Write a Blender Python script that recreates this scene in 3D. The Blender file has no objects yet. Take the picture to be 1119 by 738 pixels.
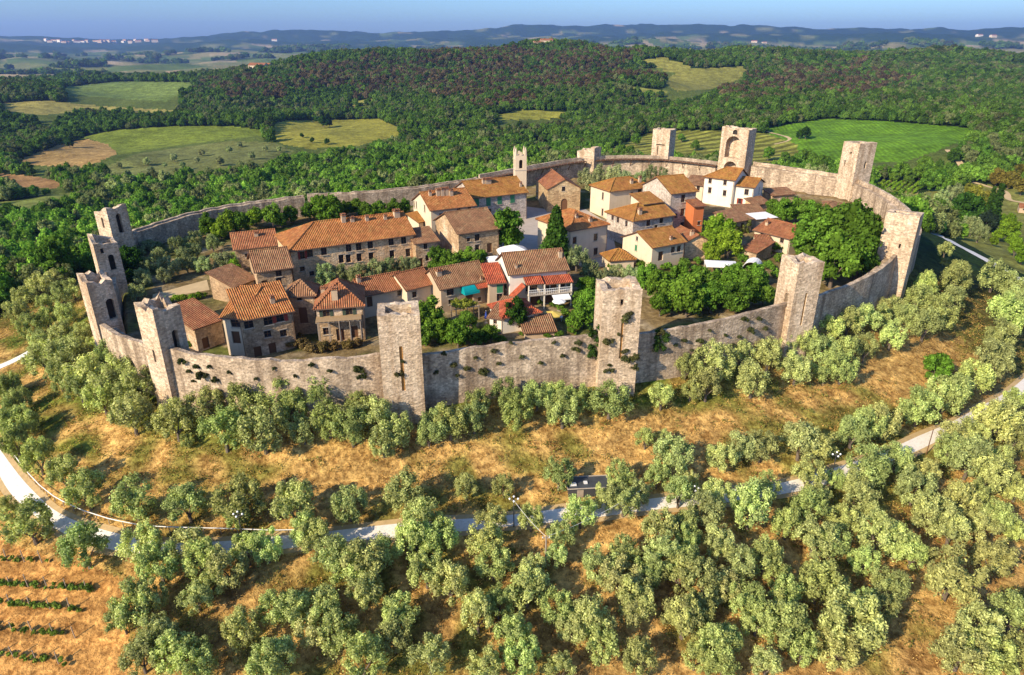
import bpy, math, random
import numpy as np
from mathutils import Vector
random.seed(7); RNG = np.random.default_rng(11)
SC = bpy.context.scene
COL = SC.collection
# ------------------------------------------------------------------ camera
F_PX, CX, CY, PITCH, CAM_Z = 740.0, 559.5, 369.0, math.radians(23.65), 48.0
cd = bpy.data.cameras.new('camera'); cam = bpy.data.objects.new('camera', cd); COL.objects.link(cam)
cd.sensor_fit = 'HORIZONTAL'; cd.sensor_width = 36; cd.lens = F_PX / 1119 * 36
cd.clip_start = 0.5; cd.clip_end = 80000
cam.location = (0, 0, CAM_Z); cam.rotation_euler = (math.pi / 2 - PITCH, 0, 0)
SC.camera = cam
# ------------------------------------------------------------------ light
SUN_EL = math.radians(29); SUN_AZ = math.radians(229)       # compass azimuth of the sun (from +Y, clockwise)
w = bpy.data.worlds.new('World'); SC.world = w; w.use_nodes = True
nt = w.node_tree; bg = nt.nodes['Background']
sky = nt.nodes.new('ShaderNodeTexSky'); sky.sky_type = 'NISHITA'; sky.sun_disc = False
sky.sun_elevation = SUN_EL; sky.sun_rotation = SUN_AZ; sky.altitude = 300
sky.air_density = 1.0; sky.dust_density = 1.5; sky.ozone_density = 10.0
nt.links.new(sky.outputs[0], bg.inputs[0]); bg.inputs[1].default_value = 0.145
sd = bpy.data.lights.new('sun', 'SUN'); sd.energy = 4.9; sd.angle = math.radians(0.55); sd.color = (1.0, 0.85, 0.63)
so = bpy.data.objects.new('sun', sd); COL.objects.link(so)
sdir = Vector((math.sin(SUN_AZ) * math.cos(SUN_EL), math.cos(SUN_AZ) * math.cos(SUN_EL), math.sin(SUN_EL)))
so.rotation_euler = sdir.to_track_quat('Z', 'Y').to_euler(); so.location = (-60, -40, 90)
SC.view_settings.view_transform = 'Standard'; SC.view_settings.look = 'None'
SC.view_settings.exposure = 0.7; SC.view_settings.gamma = 1.0; SC.view_settings.use_curve_mapping = False
SC.cycles.max_bounces = 5; SC.cycles.diffuse_bounces = 3; SC.cycles.transparent_max_bounces = 4
SC.cycles.volume_bounces = 0
HAZE = 5.2e-5

# ------------------------------------------------------------------ rays and terrain
cp, sp = math.cos(PITCH), math.sin(PITCH)
def ray(px, py):
    x = (np.asarray(px, float) - CX) / F_PX; y = (CY - np.asarray(py, float)) / F_PX
    return x, cp + y * sp, -sp + y * cp
def ztown(x, y): return 0.04 * (np.asarray(y, float) - 95.0)
def on_town(px, py, h=0.0):
    dx, dy, dz = ray(px, py)
    t = (CAM_Z + 3.8 - h) / (0.04 * dy - dz)
    return np.array([t * dx, t * dy, CAM_Z + t * dz])
def at_z(px, py, z):
    dx, dy, dz = ray(px, py); t = (z - CAM_Z) / dz
    return np.array([t * dx, t * dy, z])
# town wall in plan: the towers and the bends between them
W = [(-52, 93), (-35, 89.6), (-16, 91.5), (0, 96), (16.3, 98.8), (33, 104), (49, 112.5), (66, 123), (81, 140), (95, 153), (101.5, 167), (105, 188), (102, 206),
     (87, 218), (71.6, 226.5), (52, 240), (38, 240), (25, 237), (12, 228), (-9.7, 211), (-30, 198), (-56.7, 187.5), (-74, 177.5), (-88, 163), (-89, 149), (-81, 130), (-68, 106)]
WA = np.array(W, float); CEN = np.array([5.0, 160.0])
_a = np.linspace(-math.pi, math.pi, 1441); _R = np.zeros_like(_a)
for i in range(len(W)):
    p, q = WA[i] - CEN, WA[(i + 1) % len(W)] - CEN
    e = q - p
    c, s_ = np.cos(_a), np.sin(_a)
    den = c * e[1] - s_ * e[0]
    with np.errstate(divide='ignore', invalid='ignore'):
        r = (p[0] * e[1] - p[1] * e[0]) / den
        k = np.where(np.abs(e[0]) > np.abs(e[1]), (r * c - p[0]) / (e[0] if e[0] else 1), (r * s_ - p[1]) / (e[1] if e[1] else 1))
    ok = (r > 0) & (k >= -1e-6) & (k <= 1 + 1e-6)
    _R = np.where(ok, np.maximum(_R, r), _R)
def sdist(x, y):
    dx, dy = x - CEN[0], y - CEN[1]
    return np.hypot(dx, dy) - np.interp(np.arctan2(dy, dx), _a, _R)
def smooth(a, b, v):
    t = np.clip((v - a) / (b - a), 0, 1); return t * t * (3 - 2 * t)
_rs = np.random.default_rng(5)
_waves = [(_rs.uniform(0, 2 * math.pi), _rs.uniform(0, 6.28)) for _ in range(40)]
def wob(x, y, wl, k0, n=5):
    o = 0
    for j in range(n):
        th, ph = _waves[(k0 + j) % 40]
        f = 2 * math.pi / (wl * (0.7 + 0.15 * j))
        o = o + np.sin((x * math.cos(th) + y * math.sin(th)) * f + ph + 1.3 * np.sin((x * math.sin(th) - y * math.cos(th)) * f * 0.6 + ph * 2))
    return o / n * 1.6
HILLS = [(120, 1800, 560, 420, 0, 74), (-430, 1620, 300, 300, 0, 34), (950, 1900, 520, 430, 0, 44), (1750, 2150, 700, 560, 0, 46), (430, 900, 210, 260, 0, 24),
         (140, 1180, 170, 150, 0, 30), (900, 1150, 260, 220, 0, 26), (-900, 1250, 260, 200, 0, 16), (420, 560, 190, 120, 0, 12), (520, 1500, 200, 160, 0, 20)]
SKYL = [(-400, 40), (0, 40), (60, 43), (130, 45), (210, 40), (250, 36), (330, 33), (420, 36), (500, 34), (560, 30), (640, 29), (700, 27), (800, 28), (880, 33), (950, 30), (1000, 29), (1060, 33), (1119, 31), (1500, 32)]
_sx = np.array([a for a, b in SKYL], float); _sy = np.array([b for a, b in SKYL], float)
_rx, _ry, _rz = ray(_sx, _sy); _th = np.arctan2(_rx, _ry); _sl = _rz / np.hypot(_rx, _ry)
def H(x, y):
    x = np.asarray(x, float); y = np.asarray(y, float)
    s = sdist(x, y); so_ = np.maximum(s, 0)
    z = np.clip(ztown(x, y), -2, 8) * np.exp(-so_ / 110) - 3.0 * smooth(-2.0, -0.4, s) - 47 * (1 - np.exp(-so_ / 145))
    r = np.hypot(x, y)
    far = smooth(130, 420, s)
    z = z + far * ((4.5 + 6 * smooth(600, 1100, r)) * wob(x, y, 420, 0) + 2.2 * wob(x, y, 140, 7)) + 0.5 * wob(x, y, 37, 3) * smooth(2, 20, s)
    for (x0, y0, a, b, ro, A) in HILLS:
        z = z + A * np.exp(-((x - x0) / a) ** 2 - ((y - y0) / b) ** 2) * far
    z = z - 28 * smooth(2300, 3600, r)
    m = smooth(2600, 5200, r)
    z = z + m * (16 * wob(x, y, 1500, 12) + 8 * wob(x, y, 600, 20))
    th = np.arctan2(x, y); sl = np.interp(th, _th, _sl)
    hz = CAM_Z + sl * 11800 + 75
    for rc, ww, cut, am in ((11800, 1700, 0.0, 1.0), (9000, 900, 0.0085, .8), (6600, 800, 0.019, .7)):
        hz = np.maximum(CAM_Z + (sl - cut) * rc + 78, 0)
        z = z + hz * np.exp(-((r - rc) / ww) ** 2) * (am + (1.1 - am) * wob(x, y, 3100, int(rc) % 37) + 0.035 * wob(x, y, 900, 25))
    z = z + smooth(5000, 7000, r) * 7 * wob(x, y, 900, 33)
    return z
def hz1(x, y): return float(H(np.array([x]), np.array([y]))[0])
def P(px, py, dz=0.0):
    """points of the terrain (raised by dz) seen at these places of the picture"""
    px = np.atleast_1d(np.asarray(px, float)); py = np.atleast_1d(np.asarray(py, float))
    dx, dy, dz_ = ray(px, py)
    n = len(px); lo = np.full(n, 25.0); hi = np.full(n, np.nan); t = 25.0
    done = np.zeros(n, bool)
    while t < 22000 and not done.all():
        t2 = t * 1.014
        below = CAM_Z + t2 * dz_ < H(t2 * dx, t2 * dy) + dz
        new = below & ~done
        lo[new] = t; hi[new] = t2; done |= below; t = t2
    hi = np.where(done, hi, 22000.0); lo = np.where(done, lo, 21900.0)
    for _ in range(14):
        m = (lo + hi) / 2
        b = CAM_Z + m * dz_ < H(m * dx, m * dy) + dz
        hi = np.where(b, m, hi); lo = np.where(b, lo, m)
    x, y = hi * dx, hi * dy
    return np.stack([x, y, H(x, y)], 1)

# ------------------------------------------------------------------ object helpers
def tag(o, label=None, cat=None, group=None, kind=None):
    if label: o['label'] = label
    if cat: o['category'] = cat
    if group: o['group'] = group
    if kind: o['kind'] = kind
    return o
def empty(name, loc, label, cat, group=None, rz=0.0):
    o = bpy.data.objects.new(name, None); COL.objects.link(o); o.empty_display_size = 0.5
    o.location = loc; o.rotation_euler = (0, 0, rz)
    return tag(o, label, cat, group)
class MB:
    """collects faces and links them as one mesh object"""
    def __init__(self): self.v = []; self.f = []; self.m = []
    def face(self, pts, m=0):
        i = len(self.v); self.v += [tuple(map(float, p)) for p in pts]; self.f.append(tuple(range(i, i + len(pts)))); self.m.append(m)
    def box(self, c, sz, rz=0.0, m=0):
        cx, cy, cz = c; a, b, h = sz[0] / 2, sz[1] / 2, sz[2] / 2
        C, S = math.cos(rz), math.sin(rz)
        p = [(cx + C * u - S * v, cy + S * u + C * v, cz + k) for k in (-h, h) for u, v in ((-a, -b), (a, -b), (a, b), (-a, b))]
        for q in ((3, 2, 1, 0), (4, 5, 6, 7), (0, 1, 5, 4), (1, 2, 6, 5), (2, 3, 7, 6), (3, 0, 4, 7)): self.face([p[k] for k in q], m)
    def tube(self, pts, rad, n=6, m=0):
        pts = [Vector(p) for p in pts]; rings = []
        for i, p in enumerate(pts):
            d = (pts[min(i + 1, len(pts) - 1)] - pts[max(i - 1, 0)]).normalized()
            a = d.cross(Vector((0.31, 0.95, 0.1))).normalized(); b = d.cross(a)
            r = rad[i] if isinstance(rad, (list, tuple)) else rad
            rings.append([p + a * (r * math.cos(6.2832 * k / n)) + b * (r * math.sin(6.2832 * k / n)) for k in range(n)])
        for i in range(len(rings) - 1):
            for k in range(n): self.face([rings[i][k], rings[i][(k + 1) % n], rings[i + 1][(k + 1) % n], rings[i + 1][k]], m)
        self.face(rings[-1], m); self.face(rings[0][::-1], m)
    def ball(self, c, r, n=8, m=0, sz=1.0):
        rr = [[(c[0] + r * math.sin(math.pi * i / n) * math.cos(6.2832 * k / n), c[1] + r * math.sin(math.pi * i / n) * math.sin(6.2832 * k / n), c[2] + r * sz * math.cos(math.pi * i / n)) for k in range(n)] for i in range(n + 1)]
        for i in range(n):
            for k in range(n):
                q = [rr[i][k], rr[i + 1][k], rr[i + 1][(k + 1) % n], rr[i][(k + 1) % n]]
                if i == 0: q = [q[0], q[1], q[2]]
                if i == n - 1: q = [q[0], q[1], q[3]]
                self.face(q, m)
    def build(self, name, mats, parent=None, origin=(0, 0, 0)):
        if not isinstance(mats, (list, tuple)): mats = [mats]
        V = np.array(self.v, float).reshape(-1, 3)
        uv = []
        for f in self.f:
            P_ = V[list(f)]; n = np.zeros(3)
            for k in range(len(f)): n += np.cross(P_[k], P_[(k + 1) % len(f)])
            n = n / (np.linalg.norm(n) + 1e-12)
            u = np.cross([0, 0, 1], n)
            if np.linalg.norm(u) < 0.05: u = np.array([1.0, 0, 0])
            u = u / np.linalg.norm(u); vv = np.cross(n, u)
            uv.append(np.stack([P_ @ u, P_ @ vv], 1))
        me = bpy.data.meshes.new(name); me.from_pydata((V - np.array(origin)).tolist(), [], self.f)
        for m in mats: me.materials.append(m)
        me.polygons.foreach_set('material_index', self.m)
        l = me.uv_layers.new(name='UVMap'); l.data.foreach_set('uv', np.concatenate(uv).ravel().astype(np.float32))
        me.update()
        o = bpy.data.objects.new(name, me); COL.objects.link(o)
        if parent is not None: o.parent = parent
        else: o.location = origin
        return o
def np_mesh(name, V, Fq, mats, attrs=None, smooth_=False, mi=None):
    """fast quad mesh from arrays"""
    me = bpy.data.meshes.new(name); V = np.asarray(V, np.float32); Fq = np.asarray(Fq, np.int32)
    k = Fq.shape[1]
    me.vertices.add(len(V)); me.vertices.foreach_set('co', V.ravel())
    me.loops.add(Fq.size); me.loops.foreach_set('vertex_index', Fq.ravel())
    me.polygons.add(len(Fq)); me.polygons.foreach_set('loop_start', np.arange(0, Fq.size, k, dtype=np.int32))
    if mi is not None: me.polygons.foreach_set('material_index', np.asarray(mi, np.int32))
    if smooth_: me.polygons.foreach_set('use_smooth', np.ones(len(Fq), bool))
    for m in (mats if isinstance(mats, (list, tuple)) else [mats]): me.materials.append(m)
    for nm, dom, typ, arr in (attrs or []):
        a = me.attributes.new(nm, typ, dom)
        a.data.foreach_set('color' if 'COLOR' in typ else 'value', np.asarray(arr, np.float32).ravel())
    me.update(calc_edges=True); return me
def link(name, me, parent=None, loc=None):
    o = bpy.data.objects.new(name, me); COL.objects.link(o)
    if parent is not None: o.parent = parent
    if loc is not None: o.location = loc
    return o

# ------------------------------------------------------------------ materials
class NT:
    def __init__(self, name):
        self.mat = bpy.data.materials.new(name); self.mat.use_nodes = True
        self.t = self.mat.node_tree; self.b = self.t.nodes['Principled BSDF']; self.out = self.t.nodes['Material Output']
        self.b.inputs['Roughness'].default_value = 0.9; self.b.inputs['Specular IOR Level'].default_value = 0.2
    def n(self, typ, **kw):
        x = self.t.nodes.new('ShaderNode' + typ)
        for k, v in kw.items(): setattr(x, k, v)
        return x
    def l(self, a, b): self.t.links.new(a, b)
    def noise(self, vec, scale, detail=4, rough=0.55):
        x = self.n('TexNoise'); x.inputs['Scale'].default_value = scale; x.inputs['Detail'].default_value = detail; x.inputs['Roughness'].default_value = rough
        if vec is not None: self.l(vec, x.inputs['Vector'])
        return x.outputs['Fac']
    def ramp(self, fac, stops):
        r = self.n('ValToRGB'); e = r.color_ramp.elements
        while len(e) < len(stops): e.new(0.5)
        for q, (p, c) in zip(e, stops):
            q.position = p; q.color = (c, c, c, 1) if isinstance(c, (int, float)) else (*c, 1)
        self.l(fac, r.inputs[0]); return r.outputs[0]
    def mix(self, fac, a, b, mode='MIX'):
        m = self.n('Mix', data_type='RGBA', blend_type=mode); m.clamp_factor = True
        for s, v in ((0, fac), (6, a), (7, b)):
            if hasattr(v, 'is_output') or isinstance(v, bpy.types.NodeSocket): self.l(v, m.inputs[s])
            elif isinstance(v, (int, float)): m.inputs[s].default_value = v if s == 0 else (v, v, v, 1)
            else: m.inputs[s].default_value = (*v, 1)
        return m.outputs[2]
    def math(self, op, a, b=None):
        m = self.n('Math', operation=op)
        for i, v in enumerate((a, b)):
            if v is None: continue
            if isinstance(v, (int, float)): m.inputs[i].default_value = v
            else: self.l(v, m.inputs[i])
        return m.outputs[0]
    def pos(self, scale=(1, 1, 1)):
        g = self.n('NewGeometry'); mp = self.n('Mapping'); mp.inputs['Scale'].default_value = scale
        self.l(g.outputs['Position'], mp.inputs['Vector']); return mp.outputs[0]
    def uv(self, scale=(1, 1, 1)):
        g = self.n('UVMap', uv_map='UVMap'); mp = self.n('Mapping'); mp.inputs['Scale'].default_value = scale
        self.l(g.outputs[0], mp.inputs['Vector']); return mp.outputs[0]
    def color(self, c): 
        if isinstance(c, tuple): self.b.inputs['Base Color'].default_value = (*c, 1)
        else: self.l(c, self.b.inputs['Base Color'])
    def bump(self, h, dist=0.1, strength=0.6):
        b = self.n('Bump'); b.inputs['Distance'].default_value = dist; b.inputs['Strength'].default_value = strength
        self.l(h, b.inputs['Height']); self.l(b.outputs[0], self.b.inputs['Normal'])
def plain(name, c, rough=0.8, spec=0.2, var=0.18, sc=2.0):
    m = NT(name); n = m.noise(m.pos(), sc, 5)
    m.color(m.mix(n, tuple(x * (1 - var) for x in c), tuple(min(1, x * (1 + var)) for x in c)))
    m.b.inputs['Roughness'].default_value = rough; m.b.inputs['Specular IOR Level'].default_value = spec
    return m.mat
def stone(name, a, b, stain, brick=0.5, patch=None, dark=0.5):
    """rubble masonry: blocks, patches and rain streaks"""
    m = NT(name); p = m.pos()
    c = m.mix(m.ramp(m.noise(p, 0.33, 5, 0.6), [(0.35, 0), (0.65, 1)]), a, b)
    if patch: c = m.mix(m.ramp(m.noise(m.pos((1, 1, 1.3)), 0.17, 6, 0.65), [(0.5, 0), (0.62, 0.85)]), c, patch)
    v = m.n('TexVoronoi', feature='F1'); m.l(m.pos((1, 1, 1.6)), v.inputs['Vector']); v.inputs['Scale'].default_value = 2.1
    sep = m.n('SeparateColor'); m.l(v.outputs['Color'], sep.inputs[0])
    c = m.mix(brick, c, m.mix(1.0, c, m.ramp(sep.outputs[0], [(0, 0.5), (1, 1.5)]), 'MULTIPLY'))
    st = m.ramp(m.noise(m.pos((0.55, 0.55, 0.06)), 1.0, 5, 0.6), [(0.46, 0), (0.66, 1)])
    c = m.mix(m.math('MULTIPLY', st, dark), c, stain)
    fine = m.noise(p, 3.2, 5, 0.7)
    c = m.mix(0.8, c, m.ramp(fine, [(0.3, 0.55), (0.7, 1.35)]), 'MULTIPLY')
    holes = m.ramp(m.noise(p, 1.1, 3, 0.8), [(0.66, 0), (0.72, 0.75)])
    c = m.mix(holes, c, tuple(x * 0.35 for x in stain))
    m.color(c)
    m.bump(m.math('ADD', v.outputs['Distance'], m.math('MULTIPLY', fine, 1.2)), 0.09, 0.7)
    return m.mat
def tiles(name, c1, c2, c3, lichen, per=0.36):
    """clay pan-and-cover tiles in columns down the slope"""
    m = NT(name); u = m.uv()
    wv = m.n('TexWave', wave_type='BANDS', bands_direction='X', wave_profile='SIN'); m.l(u, wv.inputs['Vector'])
    wv.inputs['Scale'].default_value = 0.314 / per; wv.inputs['Distortion'].default_value = 0.5; wv.inputs['Detail'].default_value = 1; wv.inputs['Detail Scale'].default_value = 1.3
    wn = m.n('TexWhiteNoise', noise_dimensions='2D'); sn = m.n('VectorMath', operation='SNAP'); m.l(u, sn.inputs[0]); sn.inputs[1].default_value = (per, 0.55, 1)
    m.l(sn.outputs[0], wn.inputs['Vector'])
    c = m.mix(m.ramp(m.noise(m.pos(), 0.32, 5, 0.6), [(0.36, 0), (0.64, 1)]), c1, c2)
    c = m.mix(m.math('MULTIPLY', wn.outputs['Value'], 0.75), c, c3)
    c = m.mix(m.ramp(m.noise(m.pos(), 0.9, 6, 0.7), [(0.53, 0), (0.68, 0.8)]), c, lichen)
    c = m.mix(1.0, c, m.ramp(wn.outputs['Value'], [(0, 0.6), (1, 1.3)]), 'MULTIPLY')
    c = m.mix(0.8, c, m.ramp(m.noise(m.pos(), 0.55, 6, 0.75), [(0.34, (0.55, 0.5, 0.5)), (0.55, (1.0, 1.0, 1.0)), (0.7, (1.2, 1.2, 1.2))]), 'MULTIPLY')
    c = m.mix(m.ramp(wv.outputs['Fac'], [(0.0, 0.5), (0.4, 0)]), c, tuple(x * 0.4 for x in c3))
    m.color(c); m.bump(wv.outputs['Fac'], 0.14, 1.0)
    return m.mat
M = {}
M['wall'] = stone('rampart_stone', (0.485, 0.375, 0.26), (0.35, 0.26, 0.17), (0.16, 0.11, 0.07), 0.65, (0.57, 0.445, 0.31), 0.8)
M['tower'] = stone('tower_stone', (0.585, 0.46, 0.325), (0.45, 0.335, 0.22), (0.24, 0.14, 0.065), 0.6, (0.56, 0.44, 0.30), 0.6)
M['house'] = stone('house_stone', (0.45, 0.31, 0.175), (0.34, 0.22, 0.12), (0.2, 0.13, 0.075), 0.55, (0.56, 0.43, 0.29), 0.4)
M['housegrey'] = stone('house_grey_stone', (0.50, 0.41, 0.32), (0.38, 0.31, 0.245), (0.2, 0.16, 0.12), 0.5, (0.56, 0.48, 0.39), 0.4)
M['brick'] = stone('house_brick', (0.66, 0.39, 0.19), (0.70, 0.49, 0.28), (0.30, 0.16, 0.08), 0.5, (0.64, 0.49, 0.31), 0.3)
M['church'] = stone('church_stone', (0.44, 0.30, 0.15), (0.33, 0.22, 0.115), (0.16, 0.1, 0.055), 0.55, (0.48, 0.36, 0.2), 0.4)
def plaster(name, a, stain, amt=0.4):
    m = NT(name); p = m.pos()
    c = m.mix(m.noise(p, 0.5, 5), tuple(x * 0.86 for x in a), tuple(min(0.85, x * 1.1) for x in a))
    st = m.ramp(m.noise(m.pos((0.8, 0.8, 0.1)), 1.2, 5, 0.6), [(0.5, 0), (0.72, 1)])
    c = m.mix(m.math('MULTIPLY', st, amt), c, stain)
    c = m.mix(m.ramp(m.noise(p, 0.8, 6, 0.7), [(0.58, 0), (0.66, amt)]), c, stain)
    m.color(c); m.bump(m.noise(p, 5, 3), 0.03, 0.4); return m.mat
M['cream'] = plaster('cream_plaster', (0.60, 0.48, 0.33), (0.42, 0.33, 0.23))
M['white'] = plaster('white_plaster', (0.72, 0.64, 0.51), (0.5, 0.43, 0.34), 0.3)
M['beige'] = plaster('beige_plaster', (0.46, 0.34, 0.22), (0.33, 0.24, 0.16), 0.5)
M['redplaster'] = plaster('red_plaster', (0.5, 0.15, 0.05), (0.3, 0.1, 0.04), 0.4)
M['stain'] = plain('ochre_stain', (0.36, 0.19, 0.06), 0.95, 0.05, 0.3, 1.5)
M['t_orange'] = tiles('orange_tiles', (0.60, 0.25, 0.065), (0.52, 0.19, 0.055), (0.36, 0.14, 0.05), (0.5, 0.31, 0.1))
M['t_ochre'] = tiles('ochre_tiles', (0.60, 0.29, 0.055), (0.52, 0.21, 0.05), (0.3, 0.13, 0.04), (0.46, 0.31, 0.06))
M['t_brown'] = tiles('brown_tiles', (0.46, 0.25, 0.115), (0.39, 0.19, 0.09), (0.24, 0.12, 0.06), (0.42, 0.31, 0.15))
M['t_rust'] = tiles('rust_tiles', (0.52, 0.205, 0.08), (0.44, 0.165, 0.07), (0.28, 0.11, 0.05), (0.44, 0.27, 0.11))
M['t_red'] = tiles('red_tiles', (0.56, 0.11, 0.05), (0.52, 0.13, 0.055), (0.42, 0.1, 0.045), (0.5, 0.17, 0.08))
M['glass'] = plain('dark_glass', (0.018, 0.017, 0.02), 0.25, 0.5)
M['dark'] = plain('unlit_back_pane', (0.03, 0.024, 0.02))  # near-black pane colour stands in for the unlit inside of openings
M['frame'] = plain('stone_frame', (0.42, 0.35, 0.27))
M['green'] = plain('green_shutter', (0.045, 0.19, 0.09), 0.6)
M['dkgreen'] = plain('dark_green_shutter', (0.05, 0.07, 0.045), 0.6)
M['red'] = plain('red_shutter', (0.26, 0.04, 0.025), 0.6)
M['wood'] = plain('brown_wood', (0.13, 0.062, 0.03), 0.8, 0.2, 0.3, 4)
M['greywood'] = plain('weathered_wood', (0.3, 0.24, 0.18), 0.9, 0.2, 0.3, 4)
M['metal'] = plain('painted_metal', (0.05, 0.05, 0.052), 0.5, 0.4)
M['rail'] = plain('white_rail', (0.7, 0.68, 0.64), 0.6)
M['gutter'] = plain('copper_gutter', (0.12, 0.07, 0.045), 0.5, 0.4)
M['globe'] = plain('lamp_globe', (0.8, 0.8, 0.78), 0.25, 0.5, 0.03)
M['teal'] = plain('teal_canvas', (0.0, 0.25, 0.26), 0.8)
M['blue'] = plain('blue_canvas', (0.03, 0.06, 0.28), 0.8)
M['canvas'] = plain('white_canvas', (0.78, 0.76, 0.72), 0.7, 0.2, 0.06, 0.6)
M['yellow'] = plain('yellow_canvas', (0.62, 0.45, 0.1), 0.8)
M['carpaint'] = plain('white_paint', (0.75, 0.75, 0.74), 0.25, 0.5, 0.02)
M['tyre'] = plain('tyre_rubber', (0.03, 0.03, 0.03))
M['roofsheet'] = plain('dark_sheet_metal', (0.055, 0.06, 0.065), 0.45, 0.4, 0.5, 0.9)
M['reed'] = plain('reed_mat', (0.34, 0.23, 0.12), 0.95, 0.1, 0.4, 3)
def leaf_material():
    m = NT('leaves'); a = m.n('Attribute', attribute_type='INSTANCER', attribute_name='tint')
    r = m.n('Attribute', attribute_type='GEOMETRY', attribute_name='rnd')
    oi = m.n('ObjectInfo')
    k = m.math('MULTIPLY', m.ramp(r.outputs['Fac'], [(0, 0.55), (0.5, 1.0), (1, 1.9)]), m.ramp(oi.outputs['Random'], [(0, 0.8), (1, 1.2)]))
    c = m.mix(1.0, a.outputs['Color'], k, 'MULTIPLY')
    d = m.n('BsdfDiffuse'); t = m.n('BsdfTranslucent'); mx = m.n('MixShader'); mx.inputs[0].default_value = 0.3
    m.l(c, d.inputs[0]); m.l(m.mix(1.0, c, (1.1, 1.25, 0.5), 'MULTIPLY'), t.inputs[0]); m.l(d.outputs[0], mx.inputs[1]); m.l(t.outputs[0], mx.inputs[2])
    m.l(mx.outputs[0], m.out.inputs[0]); return m.mat
M['leaf'] = leaf_material()
def bark_m():
    m = NT('bark'); m.color(m.mix(m.noise(m.pos((3, 3, 0.7)), 2, 5), (0.07, 0.05, 0.035), (0.2, 0.16, 0.12))); return m.mat
M['bark'] = bark_m()
def ground_material(name, mult=1.0, bump=0.25, rowdir=None, fine=1.3, lowc=(0.52, 0.5, 0.46), hic=(1.42, 1.4, 1.32), mid=0.35):
    m = NT(name); a = m.n('Attribute', attribute_type='GEOMETRY', attribute_name='land')
    c = a.outputs['Color']; p = m.pos()
    c = m.mix(1.0, c, m.ramp(m.noise(p, 0.012, 5, 0.6), [(0.3, (0.75, 0.78, 0.75)), (0.7, (1.2, 1.18, 1.15))]), 'MULTIPLY')
    f1 = m.noise(p, fine * 0.18, 6, 0.65); f2 = m.noise(p, fine, 5, 0.75)
    c = m.mix(0.9, c, m.ramp(f1, [(0.3, lowc), (0.7, hic)]), 'MULTIPLY')
    c = m.mix(0.9, c, m.ramp(f2, [(0.32, lowc), (0.68, hic)]), 'MULTIPLY')
    f3 = m.noise(p, fine * 0.5, 4, 0.7); c = m.mix(mid, c, m.ramp(f3, [(0.36, (0.5, 0.4, 0.32)), (0.56, (1.0, 1.0, 1.0)), (0.72, (1.3, 1.3, 1.25))]), 'MULTIPLY')
    if rowdir is not None:
        mp = m.pos(); wv = m.n('TexWave', wave_type='BANDS', bands_direction='X'); mr = m.n('Mapping'); mr.inputs['Rotation'].default_value = (0, 0, rowdir[0])
        m.l(mp, mr.inputs['Vector']); m.l(mr.outputs[0], wv.inputs['Vector']); wv.inputs['Scale'].default_value = 0.314 / rowdir[1]; wv.inputs['Distortion'].default_value = 0.6
        c = m.mix(rowdir[2], c, m.ramp(wv.outputs['Fac'], [(0.25, rowdir[3]), (0.75, 1.15)]), 'MULTIPLY')
    m.color(c); m.b.inputs['Specular IOR Level'].default_value = 0.05
    m.bump(m.math('ADD', m.math('MULTIPLY', f1, 1.5), f2), 0.5, bump)
    return m.mat
M['ground'] = ground_material('ground', bump=0.8, mid=0.8)
M['meadow'] = ground_material('meadow', bump=0.3, fine=0.5)
M['vine'] = ground_material('vineyard_ground', bump=0.3, rowdir=(math.radians(12), 4.0, 0.5, 0.7), fine=0.4)
M['terr'] = ground_material('terrace_ground', bump=0.4, rowdir=(math.radians(70), 17.0, 0.9, 0.45), fine=0.4)
M['plot'] = ground_material('plot_soil', bump=0.8, fine=1.6, mid=0.7, rowdir=(math.radians(88), 3.0, 0.5, 0.7))
M['townground'] = ground_material('town_ground', bump=0.4, fine=0.9)
def road_m():
    m = NT('white_gravel'); u = m.uv(); p = m.pos()
    c = m.mix(m.noise(p, 0.5, 6, 0.7), (0.60, 0.54, 0.46), (0.80, 0.75, 0.67))
    c = m.mix(m.ramp(m.noise(p, 2.5, 5, 0.7), [(0.5, 0), (0.7, 0.5)]), c, (0.4, 0.33, 0.25)); m.color(c); m.bump(m.noise(p, 6, 3), 0.05, 0.5); return m.mat
M['road'] = road_m()
M['sand'] = plain('sandy_track', (0.5, 0.37, 0.2), 0.95, 0.05, 0.25, 0.6)
M['plot_edge'] = plain('dry_verge', (0.44, 0.31, 0.15), 0.95, 0.05, 0.4, 1.2)
M['paving'] = plain('stone_paving', (0.4, 0.34, 0.28), 0.9, 0.1, 0.25, 0.8)

# ------------------------------------------------------------------ land: fields, woods, roads
def dens(poly, step=6.0, close=True):
    o = []; n = len(poly)
    for i in range(n if close else n - 1):
        a, b = np.array(poly[i], float), np.array(poly[(i + 1) % n], float)
        k = max(1, int(np.hypot(*(b - a)) / step))
        o += [a + (b - a) * j / k for j in range(k)]
    if not close: o.append(np.array(poly[-1], float))
    return np.array(o)
def gpolys(polys):
    qs = [dens(p) for p in polys]; a = np.concatenate(qs); g = P(a[:, 0], a[:, 1])[:, :2]
    return np.split(g, np.cumsum([len(q) for q in qs])[:-1])
def pip(poly, x, y):
    ins = np.zeros(len(x), bool)
    bb = (x > poly[:, 0].min()) & (x < poly[:, 0].max()) & (y > poly[:, 1].min()) & (y < poly[:, 1].max())
    if not bb.any(): return ins
    xs, ys = x[bb], y[bb]; r = np.zeros(len(xs), bool); n = len(poly)
    for i in range(n):
        x1, y1 = poly[i]; x2, y2 = poly[(i + 1) % n]
        if y1 == y2: continue
        c = ((y1 > ys) != (y2 > ys)) & (xs < (x2 - x1) * (ys - y1) / (y2 - y1) + x1)
        r ^= c
    ins[bb] = r; return ins
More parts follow.
